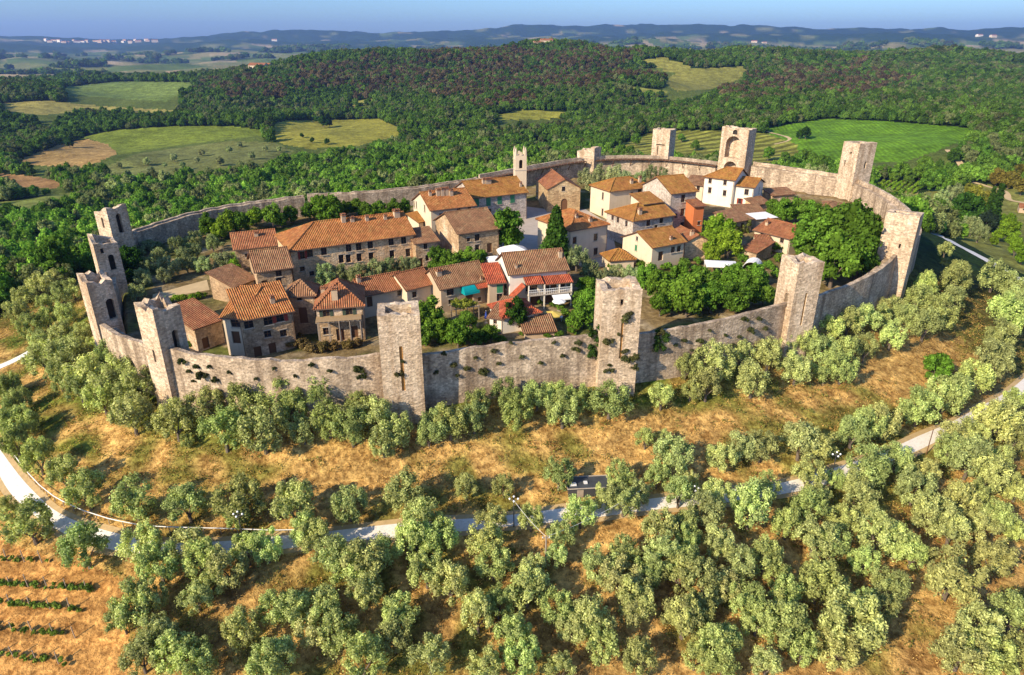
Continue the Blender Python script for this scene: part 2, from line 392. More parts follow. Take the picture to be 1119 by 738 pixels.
FIELDS = [  # name, picture outline, land colour, material, label
 ('meadow', [(10, 179), (60, 160), (95, 152), (120, 158), (128, 168), (95, 183), (40, 181)], (0.36, 0.24, 0.095), 'meadow', 'bare tan strip of field beside the long green crop field'),
 ('crop_field', [(78, 152), (130, 142), (190, 138), (255, 138), (290, 143), (285, 149), (210, 157), (130, 169), (118, 158), (96, 152)], (0.165, 0.215, 0.032), 'meadow', 'long green crop field left of the woods'),
 ('scrub_meadow', [(108, 186), (150, 168), (250, 154), (300, 156), (322, 166), (290, 178), (200, 190), (130, 194)], (0.15, 0.17, 0.055), 'meadow', 'scrubby grey green meadow dotted with bushes'),
 ('hay_meadow', [(298, 136), (310, 132), (415, 130), (437, 140), (436, 148), (390, 160), (340, 163), (310, 158), (297, 148)], (0.27, 0.26, 0.045), 'meadow', 'yellow green hay meadow between the woods'),
 ('field', [(66, 96), (130, 89), (212, 90), (206, 100), (182, 111), (130, 108), (72, 103)], (0.14, 0.2, 0.05), 'meadow', 'green field near the distant plain'),
 ('stubble_strip', [(0, 113), (50, 110), (110, 116), (195, 121), (190, 126), (110, 121), (45, 126), (2, 121)], (0.3, 0.27, 0.08), 'meadow', 'pale yellow strip field behind dark woods'),
 ('pasture', [(-20, 224), (50, 214), (90, 209), (85, 216), (30, 228), (-20, 233)], (0.19, 0.23, 0.06), 'meadow', 'light green pasture at the foot of the left slope'),
 ('ploughed_field', [(-20, 188), (40, 193), (72, 200), (60, 206), (-20, 203)], (0.3, 0.18, 0.08), 'meadow', 'brown ploughed patch left of the ruined towers'),
 ('clearing', [(378, 111), (408, 108), (413, 113), (385, 116)], (0.24, 0.24, 0.06), 'meadow', 'small pale clearing in the ridge woods'),
 ('clearing', [(540, 126), (570, 120), (620, 122), (625, 129), (580, 131), (546, 131)], (0.27, 0.27, 0.05), 'meadow', 'yellow clearing behind the bell tower'),
 ('hill_meadow', [(700, 66), (725, 62), (760, 75), (812, 73), (818, 80), (800, 91), (775, 98), (740, 100), (725, 90), (738, 80), (705, 72)], (0.22, 0.22, 0.055), 'meadow', 'rolling meadow on the hillside right of the ridge'),
 ('hill_meadow', [(668, 95), (700, 95), (732, 100), (720, 104), (690, 102)], (0.22, 0.24, 0.06), 'meadow', 'narrow meadow below the rolling hillside'),
 ('vineyard', [(838, 140), (900, 130), (960, 132), (1062, 140), (1064, 149), (1022, 166), (985, 178), (905, 176), (872, 168), (846, 156)], (0.115, 0.235, 0.016), 'vine', 'bright green vineyard slope behind the right hand towers'),
 ('terraces', [(660, 166), (700, 148), (735, 143), (780, 143), (836, 146), (872, 158), (872, 168), (850, 177), (828, 178), (760, 172), (700, 172)], (0.24, 0.25, 0.05), 'terr', 'yellow green terraced slope behind the gate tower'),
 ('vine_plot', [(952, 197), (1012, 199), (1002, 213), (986, 218), (956, 208)], (0.26, 0.24, 0.09), 'meadow', 'pale soil of the small vine plot'),
 ('garden_ground', [(1002, 226), (955, 203), (1004, 213), (1040, 200), (1130, 205), (1190, 240), (1190, 345), (1119, 300), (1052, 264), (1012, 243)], (0.2, 0.21, 0.055), 'meadow', 'grassy gardens on the right hand slope beyond the road'),
 ('plain_field', [(158, 81), (190, 77), (207, 80), (196, 85), (165, 86)], (0.4, 0.3, 0.17), 'meadow', 'pale tan field on the distant plain'),
 ('soil_plot', [(-60, 570), (0, 590), (60, 612), (110, 622), (146, 640), (140, 690), (150, 745), (100, 790), (-120, 790), (-120, 600)], (0.58, 0.31, 0.105), 'plot', 'orange bare soil of the small vine plot below the road'),
]
FP = gpolys([f[1] for f in FIELDS])
ang = np.radians(np.concatenate([np.arange(-180, -52, 4.0), np.arange(-52, 52, 0.12), np.arange(52, 180, 4.0)]))
rad = [4.0]
while rad[-1] < 15800: rad.append(rad[-1] * (1.0095 if rad[-1] < 2400 else 1.02))
rad = np.array(rad)
RR, AA = np.meshgrid(rad, ang, indexing='ij')
GX, GY = (RR * np.sin(AA)).ravel(), (RR * np.cos(AA)).ravel()
GZ = H(GX, GY)
nr, na = len(rad), len(ang)
ii = np.arange((nr - 1))[:, None] * na; jj = np.arange(na)[None, :]; j2 = (jj + 1) % na
GF = np.stack([ii + jj, ii + j2, ii + na + j2, ii + na + jj], -1).reshape(-1, 4)[:, ::-1]
FX, FY = GX[GF].mean(1), GY[GF].mean(1)
big = np.abs(np.arctan2(FX, FY)) > math.radians(51.5)
zone = np.zeros(len(GF), int)
for k, p in enumerate(FP): zone[pip(p, FX, FY)] = k + 1
FS = sdist(FX, FY); zone[FS < -1.2] = 100
# land colours at the vertices
S_ = sdist(GX, GY); R_ = np.hypot(GX, GY)
def lerp(a, b, t): return a + (b - a) * t[:, None]
n1 = wob(GX, GY, 19, 2) * 0.5 + 0.5; n2 = wob(GX, GY, 9, 9) * 0.5 + 0.5; n3 = wob(GX, GY, 55, 15) * 0.5 + 0.5
gold = np.array([0.58, 0.365, 0.135]); soil = np.array([0.40, 0.23, 0.085]); grass = np.array([0.13, 0.17, 0.028]); wood = np.array([0.025, 0.05, 0.012])
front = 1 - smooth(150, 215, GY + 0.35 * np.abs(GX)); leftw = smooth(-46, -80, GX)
col = np.tile(gold, (len(GX), 1))
col = lerp(col, soil, smooth(0.45, 0.8, n1) * smooth(18, 34, S_) * 0.75)
col = lerp(col, grass, np.clip(smooth(0.48, 0.85, n2 * 0.5 + n3 * 0.6) * 0.75 + leftw * 0.35 * n2 + smooth(9, 3, S_) * 0.5, 0, 1))
rightslope = smooth(84, 100, GX) * smooth(60, 25, S_)
col = lerp(col, np.array([0.16, 0.15, 0.045]), rightslope * 0.8)
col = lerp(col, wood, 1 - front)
# the distant plain and hills: a patchwork of woods and fields
cell = 190.0
ux = GX + 60 * wob(GX, GY, 500, 4); uy = GY + 60 * wob(GX, GY, 500, 11)
hsh = np.sin(np.floor(ux / cell) * 127.1 + np.floor(uy / (cell * 1.7)) * 311.7) * 43758.5453; hsh = hsh - np.floor(hsh)
pal = np.array([(0.18, 0.2, 0.06), (0.12, 0.18, 0.04), (0.27, 0.25, 0.11), (0.2, 0.22, 0.07), (0.40, 0.33, 0.2), (0.1, 0.16, 0.035)])
fcol = pal[(hsh * 5.999).astype(int)]
PLAINS = gpolys(([(-60, 86), (60, 86), (216, 88), (285, 77), (335, 68), (335, 57), (-60, 57)], [(640, 55), (760, 60), (830, 55), (960, 56), (1170, 57), (1170, 46), (640, 46)]))
openl = smooth(0.1, 0.4, wob(GX, GY, 1400, 17) * 0.6 + wob(GX, GY, 520, 23) * 0.5 + 0.22 + 0.30 - 0.5 * smooth(4500, 6000, R_) - 0.35 * smooth(7500, 10500, R_)) * smooth(2300, 2800, R_)
pm = np.zeros(len(GX), bool)
for p in PLAINS: pm |= pip(p, GX, GY)
openl = np.maximum(openl, pm * smooth(-.35, -.1, wob(GX, GY, 420, 5)))
col = lerp(col, np.array([0.025, 0.065, 0.016]), smooth(2500, 3300, R_) * 0.7)
col = lerp(col, fcol, openl)
fm = np.zeros(len(GX), bool); dpv = (CAM_Z - GZ) / R_
for p in FP[:13]:
    for k in (.4, .8, 1.1):
        q = 1 + k * np.where(R_ > 380, np.minimum(8.5 / np.maximum(dpv, .03), 130), 0) / R_; fm |= pip(p, GX * q, GY * q)
col = lerp(col, np.array([0.11, 0.15, 0.035]), fm * 1.0)
tcol = lerp(np.tile(np.array([0.235, 0.17, 0.085]), (len(GX), 1)), np.array([0.10, 0.115, 0.032]), smooth(0.45, 0.8, n1)); tcol = lerp(tcol, np.array([0.30, 0.24, 0.16]), smooth(0.62, 0.85, n2))
def ground_part(name, zid, mat, c, label, cat):
    fs = GF[zone == zid]
    if not len(fs): print('EMPTY ZONE', name, zid); return None
    u, inv = np.unique(fs, return_inverse=True)
    V = np.stack([GX, GY, GZ], 1)[u]
    cc = c[u] if isinstance(c, np.ndarray) else np.tile(np.array(c), (len(u), 1))
    me = np_mesh(name, V, inv.reshape(-1, 4), mat, [('land', 'POINT', 'FLOAT_COLOR', np.concatenate([cc, np.ones((len(u), 1))], 1))], True)
    return tag(link(name, me), label, cat, None, 'structure')
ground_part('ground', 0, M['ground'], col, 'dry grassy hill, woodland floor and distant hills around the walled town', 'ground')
ground_part('town_ground', 100, M['townground'], tcol, 'grass and bare earth inside the town wall', 'ground')
for k, f in enumerate(FIELDS): ground_part(f[0], k + 1, M[f[3]], f[2], f[4], 'field')
def ribbon(name, pts, width, mat, label, lift=0.05, step=1.5, town=False, cat='road'):
    """a road draped on the land along picture points"""
    q = dens(pts, 4, False); g = np.stack([on_town(*p) for p in q]) if town else P(q[:, 0], q[:, 1])
    g = g[:, :2]
    for _ in range(12): g[1:-1] = (g[:-2] + 2 * g[1:-1] + g[2:]) / 4
    d = np.r_[0, np.cumsum(np.hypot(*np.diff(g, axis=0).T))]; n = max(3, int(d[-1] / step)); t = np.linspace(0, d[-1], n)
    x, y = np.interp(t, d, g[:, 0]), np.interp(t, d, g[:, 1])
    tx, ty = np.gradient(x), np.gradient(y); L = np.hypot(tx, ty) + 1e-9; nx, ny = -ty / L, tx / L
    V = []; m = 7
    for k in range(m):
        o = (k / (m - 1) - 0.5) * width * (1 + 0.08 * np.sin(t * 0.31 + k))
        X, Y = x + nx * o, y + ny * o; V.append(np.stack([X, Y, H(X, Y) + lift], 1))
    V = np.stack(V, 1)
    Fq = [(i * m + k, i * m + k + 1, (i + 1) * m + k + 1, (i + 1) * m + k) for i in range(n - 1) for k in range(m - 1)]
    me = np_mesh(name, V.reshape(-1, 3), np.array(Fq)[:, ::-1], mat, None, True)
    l = me.uv_layers.new(name='UVMap'); vi = np.array(Fq)[:, ::-1].ravel(); l.data.foreach_set('uv', V.reshape(-1, 3)[vi][:, :2].astype(np.float32).ravel())
    tag(link(name, me), label, cat, None, 'structure'); return np.stack([x, y], 1)
ROAD = [(-60, 430), (-20, 478), (0, 505), (20, 535), (48, 562), (85, 581), (130, 594), (180, 601), (250, 599), (320, 592), (400, 583), (460, 578), (520, 573), (580, 567), (640, 560), (700, 553), (760, 546), (820, 540), (872, 531), (930, 514), (985, 493), (1040, 468), (1085, 445), (1122, 421), (1165, 385), (1198, 362)]
ribbon('verge', ROAD, 3.3, M['plot_edge'], 'dusty verge along the gravel road', 0.03)
rd = ribbon('road', ROAD, 1.9, M['road'], 'white gravel road curving round the foot of the hill')
rd2 = ribbon('road', [(1200, 362), (1184, 344), (1145, 325), (1119, 309), (1085, 288), (1052, 271), (1028, 259), (1012, 249)], 4.2, M['road'], 'white gravel road running down the right hand slope', 0.06)
rd3 = ribbon('path', [(-40, 412), (0, 402), (22, 391), (34, 385), (50, 372)], 2.2, M['road'], 'short pale path on the far left slope')
ribbon('path', [(1036, 164), (1045, 175), (1054, 187), (1062, 196)], 5.0, M['sand'], 'sandy track climbing beside the vineyard', 0.25, 3)
ribbon('path', [(1062, 199), (1085, 205), (1108, 212), (1094, 218), (1119, 222), (1150, 226)], 3.5, M['sand'], 'pale winding track through the gardens', 0.15, 3)
ribbon('path', [(838, 144), (858, 149), (872, 152), (858, 156), (846, 158)], 3.0, M['sand'], 'sandy track on the terraces behind the gate tower', 0.25, 3)
GOLDRIB = None
def town_patch(name, px, mat, label, lift=0.02, cat='paving'):
    mb = MB(); mb.face([on_town(a, b) + np.array([0, 0, lift]) for a, b in px][::-1]); o = mb.build(name, mat)
    n = o.data.polygons[0].normal
    if n.z < 0: o.data.flip_normals()
    return tag(o, label, cat, None, 'structure')
town_patch('piazza', [(538, 283), (500, 290), (540, 262), (560, 240), (576, 226), (600, 229), (640, 229), (668, 246), (676, 290), (640, 293), (620, 286), (592, 262), (584, 285)], M['paving'], 'pale paved square in front of the church')
town_patch('gravel_terrace', [(167, 322), (226, 306), (229, 317), (194, 323), (166, 331)], M['sand'], 'tan gravel terrace of the left garden')

# ------------------------------------------------------------------ masonry helpers
def facade(mb, A, B, zb, top, holes=(), depth=0.3, mw=0, mp=1, back=True):
    """wall face from A to B (seen from outside, left to right) with a varying top and real openings"""
    A = np.array(A, float); B = np.array(B, float); L = np.hypot(*(B - A)); u = (B - A) / L; inn = np.array([-u[1], u[0]])
    tu = np.array([t[0] for t in top]); tz = np.array([t[1] for t in top])
    br = set(np.round(tu, 4)) | {0.0, round(L, 4)}
    for h in holes:
        br |= {round(h[0], 4), round(h[1], 4)}
        if h[4]: br |= {round(h[0] + (h[1] - h[0]) * (1 - math.cos(math.pi * k / 10)) / 2, 4) for k in range(11)}
    br = sorted(b for b in br if -1e-6 <= b <= L + 1e-3)
    def ht(h, x):
        if not h[4]: return h[3]
        r = (h[1] - h[0]) / 2; c = (h[0] + h[1]) / 2
        return h[3] + math.sqrt(max(0, r * r - (x - c) ** 2))
    def pt(x, z, d=0.0): q = A + u * x + inn * d; return (q[0], q[1], z)
    for a, b in zip(br[:-1], br[1:]):
        if b - a < 1e-4: continue
        za, zbt = np.interp(a, tu, tz), np.interp(b, tu, tz)
        hs = sorted([h for h in holes if h[0] <= a + 1e-3 and h[1] >= b - 1e-3], key=lambda h: h[2])
        lo = (zb, zb)
        for h in hs:
            hp = h[5] if len(h) > 5 else depth
            mb.face([pt(a, lo[0]), pt(b, lo[1]), pt(b, h[2]), pt(a, h[2])], mw)
            mb.face([pt(a, h[2]), pt(b, h[2]), pt(b, h[2], hp), pt(a, h[2], hp)], mw)
            ta, tb = ht(h, a), ht(h, b)
            mb.face([pt(a, ta, hp), pt(b, tb, hp), pt(b, tb), pt(a, ta)], mw)
            if back: mb.face([pt(a, h[2], hp), pt(b, h[2], hp), pt(b, tb, hp), pt(a, ta, hp)], 3 if hp == .22 else (mw if hp > 2 else mp))
            lo = (ta, tb)
        mb.face([pt(a, lo[0]), pt(b, lo[1]), pt(b, zbt), pt(a, za)], mw)
    for h in holes:
        hp = h[5] if len(h) > 5 else depth
        for x, f in ((h[0], 1), (h[1], -1)):
            q = [pt(x, h[2]), pt(x, h[2], hp), pt(x, h[3], hp), pt(x, h[3])]
            mb.face(q if f > 0 else q[::-1], mw)
def rot2(v, a): c, s = math.cos(a), math.sin(a); return np.array([c * v[0] - s * v[1], s * v[0] + c * v[1]])
def tower(label, cx, cy, wd, dp, rot, zb, zt, rag=0.5, holes=None, thick=1.1, merlon=0, seed=0, slant=None, mat='tower', name='wall_tower', floor=1.6):
    """hollow square tower with a ruined top. faces: F (towards -y before turning), R, B, L"""
    rg = np.random.default_rng(100 + seed)
    root = empty(name, (cx, cy, float(hz1(cx, cy))), label, 'tower', 'towers of the town wall')
    loc = np.array(root.location)
    cor = [np.array([cx, cy]) + rot2((sx * wd / 2, sy * dp / 2), rot) for sx, sy in ((-1, -1), (1, -1), (1, 1), (-1, 1))]
    icor = [np.array([cx, cy]) + rot2((sx * (wd / 2 - thick), sy * (dp / 2 - thick)), rot) for sx, sy in ((-1, -1), (1, -1), (1, 1), (-1, 1))]
    mb = MB(); cz = [zt + rg.uniform(-rag, rag) * 0.6 for _ in range(4)]
    if slant: cz = [zt + s for s in slant]
    fz = zt - floor
    for i, key in enumerate('FRBL'):
        A, B = cor[i], cor[(i + 1) % 4]; L = np.hypot(*(B - A)); n = max(4, int(L / 0.8))
        us = np.linspace(0, L, n + 1); zs = np.interp(us, [0, L], [cz[i], cz[(i + 1) % 4]])
        for k in range(1, n):
            zs[k] += rg.uniform(-rag, rag) * 0.7
            if merlon: zs[k] -= merlon * (0.5 + 0.5 * math.sin(us[k] / L * math.pi * 4 + 1.2 * i + 0.6)) 
        hs = [(u * L - w / 2, u * L + w / 2, z0, z1, arch, dd) for (f, u, z0, z1, w, arch, dd) in (holes or []) if f == key]
        facade(mb, A, B, zb, list(zip(us, zs)), hs, 0.8)
        a, b = icor[i], icor[(i + 1) % 4]; Li = np.hypot(*(b - a))
        po = [A + (B - A) * t / L for t in us]; pi_ = [a + (b - a) * t / L for t in us]
        for k in range(n):
            mb.face([(*po[k], zs[k]), (*po[k + 1], zs[k + 1]), (*pi_[k + 1], zs[k + 1] - 0.05), (*pi_[k], zs[k] - 0.05)])
            mb.face([(*pi_[k + 1], fz), (*pi_[k], fz), (*pi_[k], zs[k] - 0.05), (*pi_[k + 1], zs[k + 1] - 0.05)])
    mb.face([(*c, fz) for c in icor], 2)
    mb.build('masonry', [M[mat], M['dark'], M['sand'], M['stain']], root, loc)
    return root, cor
def catmull(pts, step=1.4):
    p = np.array(pts, float); q = np.vstack([2 * p[0] - p[1], p, 2 * p[-1] - p[-2]]); o = []
    for i in range(1, len(q) - 2):
        n = max(2, int(np.hypot(*(q[i + 1] - q[i])) / step))
        for k in range(n):
            t = k / n; a, b, c, d = q[i - 1], q[i], q[i + 1], q[i + 2]
            o.append(0.5 * (2 * b + (c - a) * t + (2 * a - 5 * b + 4 * c - d) * t * t + (3 * b - a - 3 * c + d) * t ** 3))
    o.append(p[-1]); return np.array(o)
CURT = []
def curtain(label, pts, h0=5.5, h1=None, rag=0.22, seed=0, gaps=False, thick=2.2, para=1.1):
    """length of town wall: outer parapet, walkway behind it; pts run anticlockwise with the town on the left"""
    rg = np.random.default_rng(300 + seed); c = catmull(pts); n = len(c)
    t = np.gradient(c, axis=0); t /= np.hypot(t[:, 0], t[:, 1])[:, None]; nin = np.stack([-t[:, 1], t[:, 0]], 1)
    d = np.linspace(0, 1, n); h1 = h0 if h1 is None else h1
    zt = ztown(c[:, 0], c[:, 1]) + h0 + (h1 - h0) * d + np.cumsum(rg.normal(0, rag * 0.35, n)) * 0.25 + rg.uniform(-rag, rag, n) * 0.6
    zo = H(*(c - nin * 1.0).T) - 2.5
    lo = -thick / 2
    prof = [(lo - 0.25, None), (lo, 0.0), (lo + 0.75, 0.0), (lo + 0.77, -para), (thick / 2, -para - 0.05), (thick / 2 + 0.05, None)]
    root = empty('town_wall', (*c[n // 2], float(hz1(*c[n // 2]))), label, 'town wall', 'lengths of the town wall'); loc = np.array(root.location)
    mb = MB(); rows = []
    for i in range(n):
        row = []
        for o, dz in prof:
            q = c[i] + nin[i] * o; row.append((q[0], q[1], zo[i] - 1 if dz is None else zt[i] + dz))
        rows.append(row)
    for i in range(n - 1):
        for k in range(len(prof) - 1): mb.face([rows[i][k], rows[i + 1][k], rows[i + 1][k + 1], rows[i][k + 1]])
    mb.face(rows[0]); mb.face(rows[-1][::-1])
    mb.build('masonry', [M['wall']], root, loc); CURT.append((c, nin, zt))
    return root, c, nin, zt

# ------------------------------------------------------------------ the town wall
T = {}
def tz(y, h): return 0.04 * (y - 95) + h
S = lambda f, u, z0, z1, w=0.7, a=False, d=0.8: (f, u, z0, z1, w, a, d)
tower('tall front wall tower left of centre with an orange streak down its face', -16.3, 90.4, 5.9, 5.4, 0.17, -7, 12.9, 0.3, [S('F', 0.5, 1, 8.2, 0.5, False, .22), S('L', .5, 6.2, 8, .9, True)], seed=1)
tower('tall front wall tower right of centre with dark plants growing on its face', 16.4, 98.5, 6.0, 5.8, 0.07, -7, 13.9, 0.35, [S('F', 0.55, 2.5, 9, 0.4, False, .22), S('F', .5, 11.4, 12.4, .5), S('L', .5, 6.6, 8.4, .9, True)], seed=2)
tower('tall wall tower right of the gardens with one pale face and one brown face', 49.8, 111.5, 5.0, 4.8, 0.27, -7, 14.0, 0.5, [S('F', 0.5, 2.5, 8.5, 0.45, False, .22), S('L', .62, 5.6, 7.6, 0.9, True)], seed=3)
tower('tallest slender wall tower at the right hand bend with a dark doorway low down', 81.2, 138.4, 6.2, 5.2, -0.66, -8, 15.6, 0.25, [S('F', 0.12, 2.6, 5.0, 1.1, True), S('F', .62, 8.6, 9.6, .35)], seed=4)
tower('wall tower beside the small vine plot with two slits high up', 103, 206.5, 6.3, 6.3, 0.33, -4, 20.6, 0.3, [S('F', .55, 13.4, 15.4, .8), S('L', .3, 13.6, 15.4, .7), S('L', .55, 17.2, 18.0, .8), S('F', 0.12, 8.4, 9.2, .8)], seed=5)
tower('gate tower with a tall arched niche above a lower gate arch', 73.0, 226, 9.2, 5.4, -0.75, -3, 22.6, 0.35, [S('F', 0.48, 13.3, 17.6, 5.0, True, 2.6), S('F', 0.48, 4.5, 9.9, 4.6, True, 3.0), S('F', 0.5, 20.6, 21.3, 1.6, True, .5)], seed=6, thick=1.0)
tower('square wall tower left of the gate tower standing behind the wooden walkway', 52.3, 241, 6.3, 5.0, -0.62, -3, 20.4, 0.2, [S('F', .5, 15.2, 15.6, 3.2), S('F', .36, 12, 15, .3)], seed=7)
tower('ruined corner tower with jagged top at the left end of the front wall', -52.2, 93.2, 4.1, 4.4, -0.5, -8, 13.0, 0.35, [S('R', .6, 5.4, 8.2, 1.0, True), S('F', .5, 4, 6, .5)], merlon=.8, seed=8, slant=(0.2, -0.2, -0.9, 0.5), thick=.9)
tower('ruined tower on the left wall with broken top and dark doorway, second from the front', -69.0, 106.5, 3.5, 3.9, -0.7, -9, 12.6, 0.4, [S('R', .7, 5.0, 8.0, 1.3, True)], merlon=.6, seed=9, slant=(0.5, -0.5, -1.0, 0.2), thick=.8)
tower('roofless tower stump with a lone pinnacle on the left wall between two ruined towers', -80.4, 129.5, 3.6, 4.2, -0.85, -9, 12.4, 0.3, [S('R', .6, 6.4, 9.0, 1.1, True), S('R', .3, 10, 11, .6)], seed=10, slant=(1.1, -0.3, -0.7, -0.4), thick=.7)
tower('ruined round topped tower at the far end of the left wall', -89.4, 149.5, 4.8, 4.7, -0.5, -9, 14.2, 0.4, [S('F', .5, 10, 12, .7, True), S('R', .5, 8.6, 12.4, 1.2, True)], thick=.8, merlon=0.5, seed=11, slant=(-0.8, 0.4, 0.6, -0.6))
tower('low broken tower stump where the back wall bends behind the church', 26.5, 238.5, 6.6, 5.0, -0.6, -3, 14.4, 0.5, None, seed=12, slant=(-.9, 0.3, 0.4, -0.5), floor=.8)
curtain('front town wall between the left corner tower and the orange streaked tower', [(-50.8, 92.3), (-42, 89.9), (-35, 89.3), (-27, 89.6), (-18.6, 91.3)], 6.3, 6.2, 0.35, 1)
curtain('front town wall between the two tall front towers', [(-14.0, 91.8), (-7, 94), (0, 95.8), (7, 97.2), (13.4, 98.6)], 5.4, 5.6, 0.2, 2)
curtain('front town wall stretch right of the plant grown tower', [(19, 99.5), (27, 101.8), (34, 104.4), (41, 107.6), (48.2, 111.6)], 5.2, 5.8, 0.25, 3)
curtain('shaded town wall curving up to the tallest slender tower', [(52.0, 113.8), (60, 118.8), (68, 124.8), (74.5, 131), (79.6, 137)], 5.2, 5.6, 0.2, 4)
curtain('curved town wall bulging out behind the tallest slender tower', [(83, 141.6), (89, 147.6), (94.5, 155), (99, 166), (102, 178), (103.2, 190), (102.6, 203.4)], 4.8, 6.0, 0.12, 5)
curtain('pale back wall between the gate tower and the vine plot tower', [(100.4, 208.6), (94, 213), (87, 217.6), (78, 223.6)], 6.2, 7.0, 0.12, 6)
rw, cw, nw, zw = curtain('back wall carrying the wooden walkway left of the gate tower', [(68.2, 228.4), (60, 234), (52, 238.2), (44, 239.2), (36, 238.8), (28, 237)], 6.0, 6.0, 0.08, 7)
rw2, cw2, nw2, zw2 = curtain('back wall with dark walkway passing behind the bell tower', [(24, 235.6), (17, 231.5), (11, 227), (0, 218.6), (-9.7, 211)], 6.0, 5.6, 0.08, 8)
curtain('overgrown back wall behind the long house', [(-10.6, 210.4), (-20, 204), (-30, 198), (-43, 192), (-56.7, 187.5)], 5.0, 5.2, 0.3, 9, thick=1.5, para=.35)
curtain('shaded back wall on the far left running to the last ruined tower', [(-57.6, 187.2), (-66, 182.6), (-74, 177.2), (-81, 170.4), (-86.8, 160), (-88.6, 153)], 5.2, 5.0, 0.25, 10, thick=1.6, para=.4)
curtain('short left wall between the last two ruined towers', [(-88.4, 146), (-85, 138.6), (-81.8, 132.4)], 5.6, 5.6, 0.3, 11)
curtain('short left wall between the tower stump and the broken topped tower', [(-79, 126.6), (-75, 118.6), (-70, 108.4)], 5.4, 5.0, 0.3, 12)
curtain('left wall with pinkish walkway beside the corner tower', [(-67.6, 104.4), (-62.6, 100), (-54, 94.6)], 4.6, 5.4, 0.2, 13)
def walkway(root, c, nin, zt, i0, i1):
    loc = np.array(root.location); d_ = MB(); r_ = MB(); b_ = MB()
    for i in range(i0, i1 - 1):
        a, b = c[i], c[i + 1]; z = zt[i] - 1.0; z2 = zt[i + 1] - 1.0
        p = [(*(a + nin[i] * 0.6), z), (*(b + nin[i + 1] * 0.6), z2), (*(b + nin[i + 1] * 2.5), z2), (*(a + nin[i] * 2.5), z)]
        d_.face([(x, y, k + 0.12) for x, y, k in p]); d_.face([(x, y, k - 0.1) for x, y, k in p][::-1])
        d_.face([(p[3][0], p[3][1], z - .1), (p[2][0], p[2][1], z2 - .1), (p[2][0], p[2][1], z2 + .12), (p[3][0], p[3][1], z + .12)][::-1])
        for hh in (0.6, 1.15): r_.tube([(p[3][0], p[3][1], z + hh), (p[2][0], p[2][1], z2 + hh)], 0.06, 4)
        r_.tube([(p[3][0], p[3][1], z), (p[3][0], p[3][1], z + 1.2)], 0.06, 4)
        if i % 4 == 0:
            q = a + nin[i] * 1.15; e = a + nin[i] * 2.45
            b_.tube([(*q, z - 2.2), (*e, z - 0.1)], 0.12, 4)
    w_ = d_.build('wooden_walkway', M['wood'], root, loc)
    r_.build('railing', M['greywood'], w_, (0, 0, 0)).location = tuple(-loc)
    b_.build('bracket', M['wood'], w_, (0, 0, 0)).location = tuple(-loc)
walkway(rw, cw, nw, zw, 0, len(cw)); walkway(rw2, cw2, nw2, zw2, 0, len(cw2))

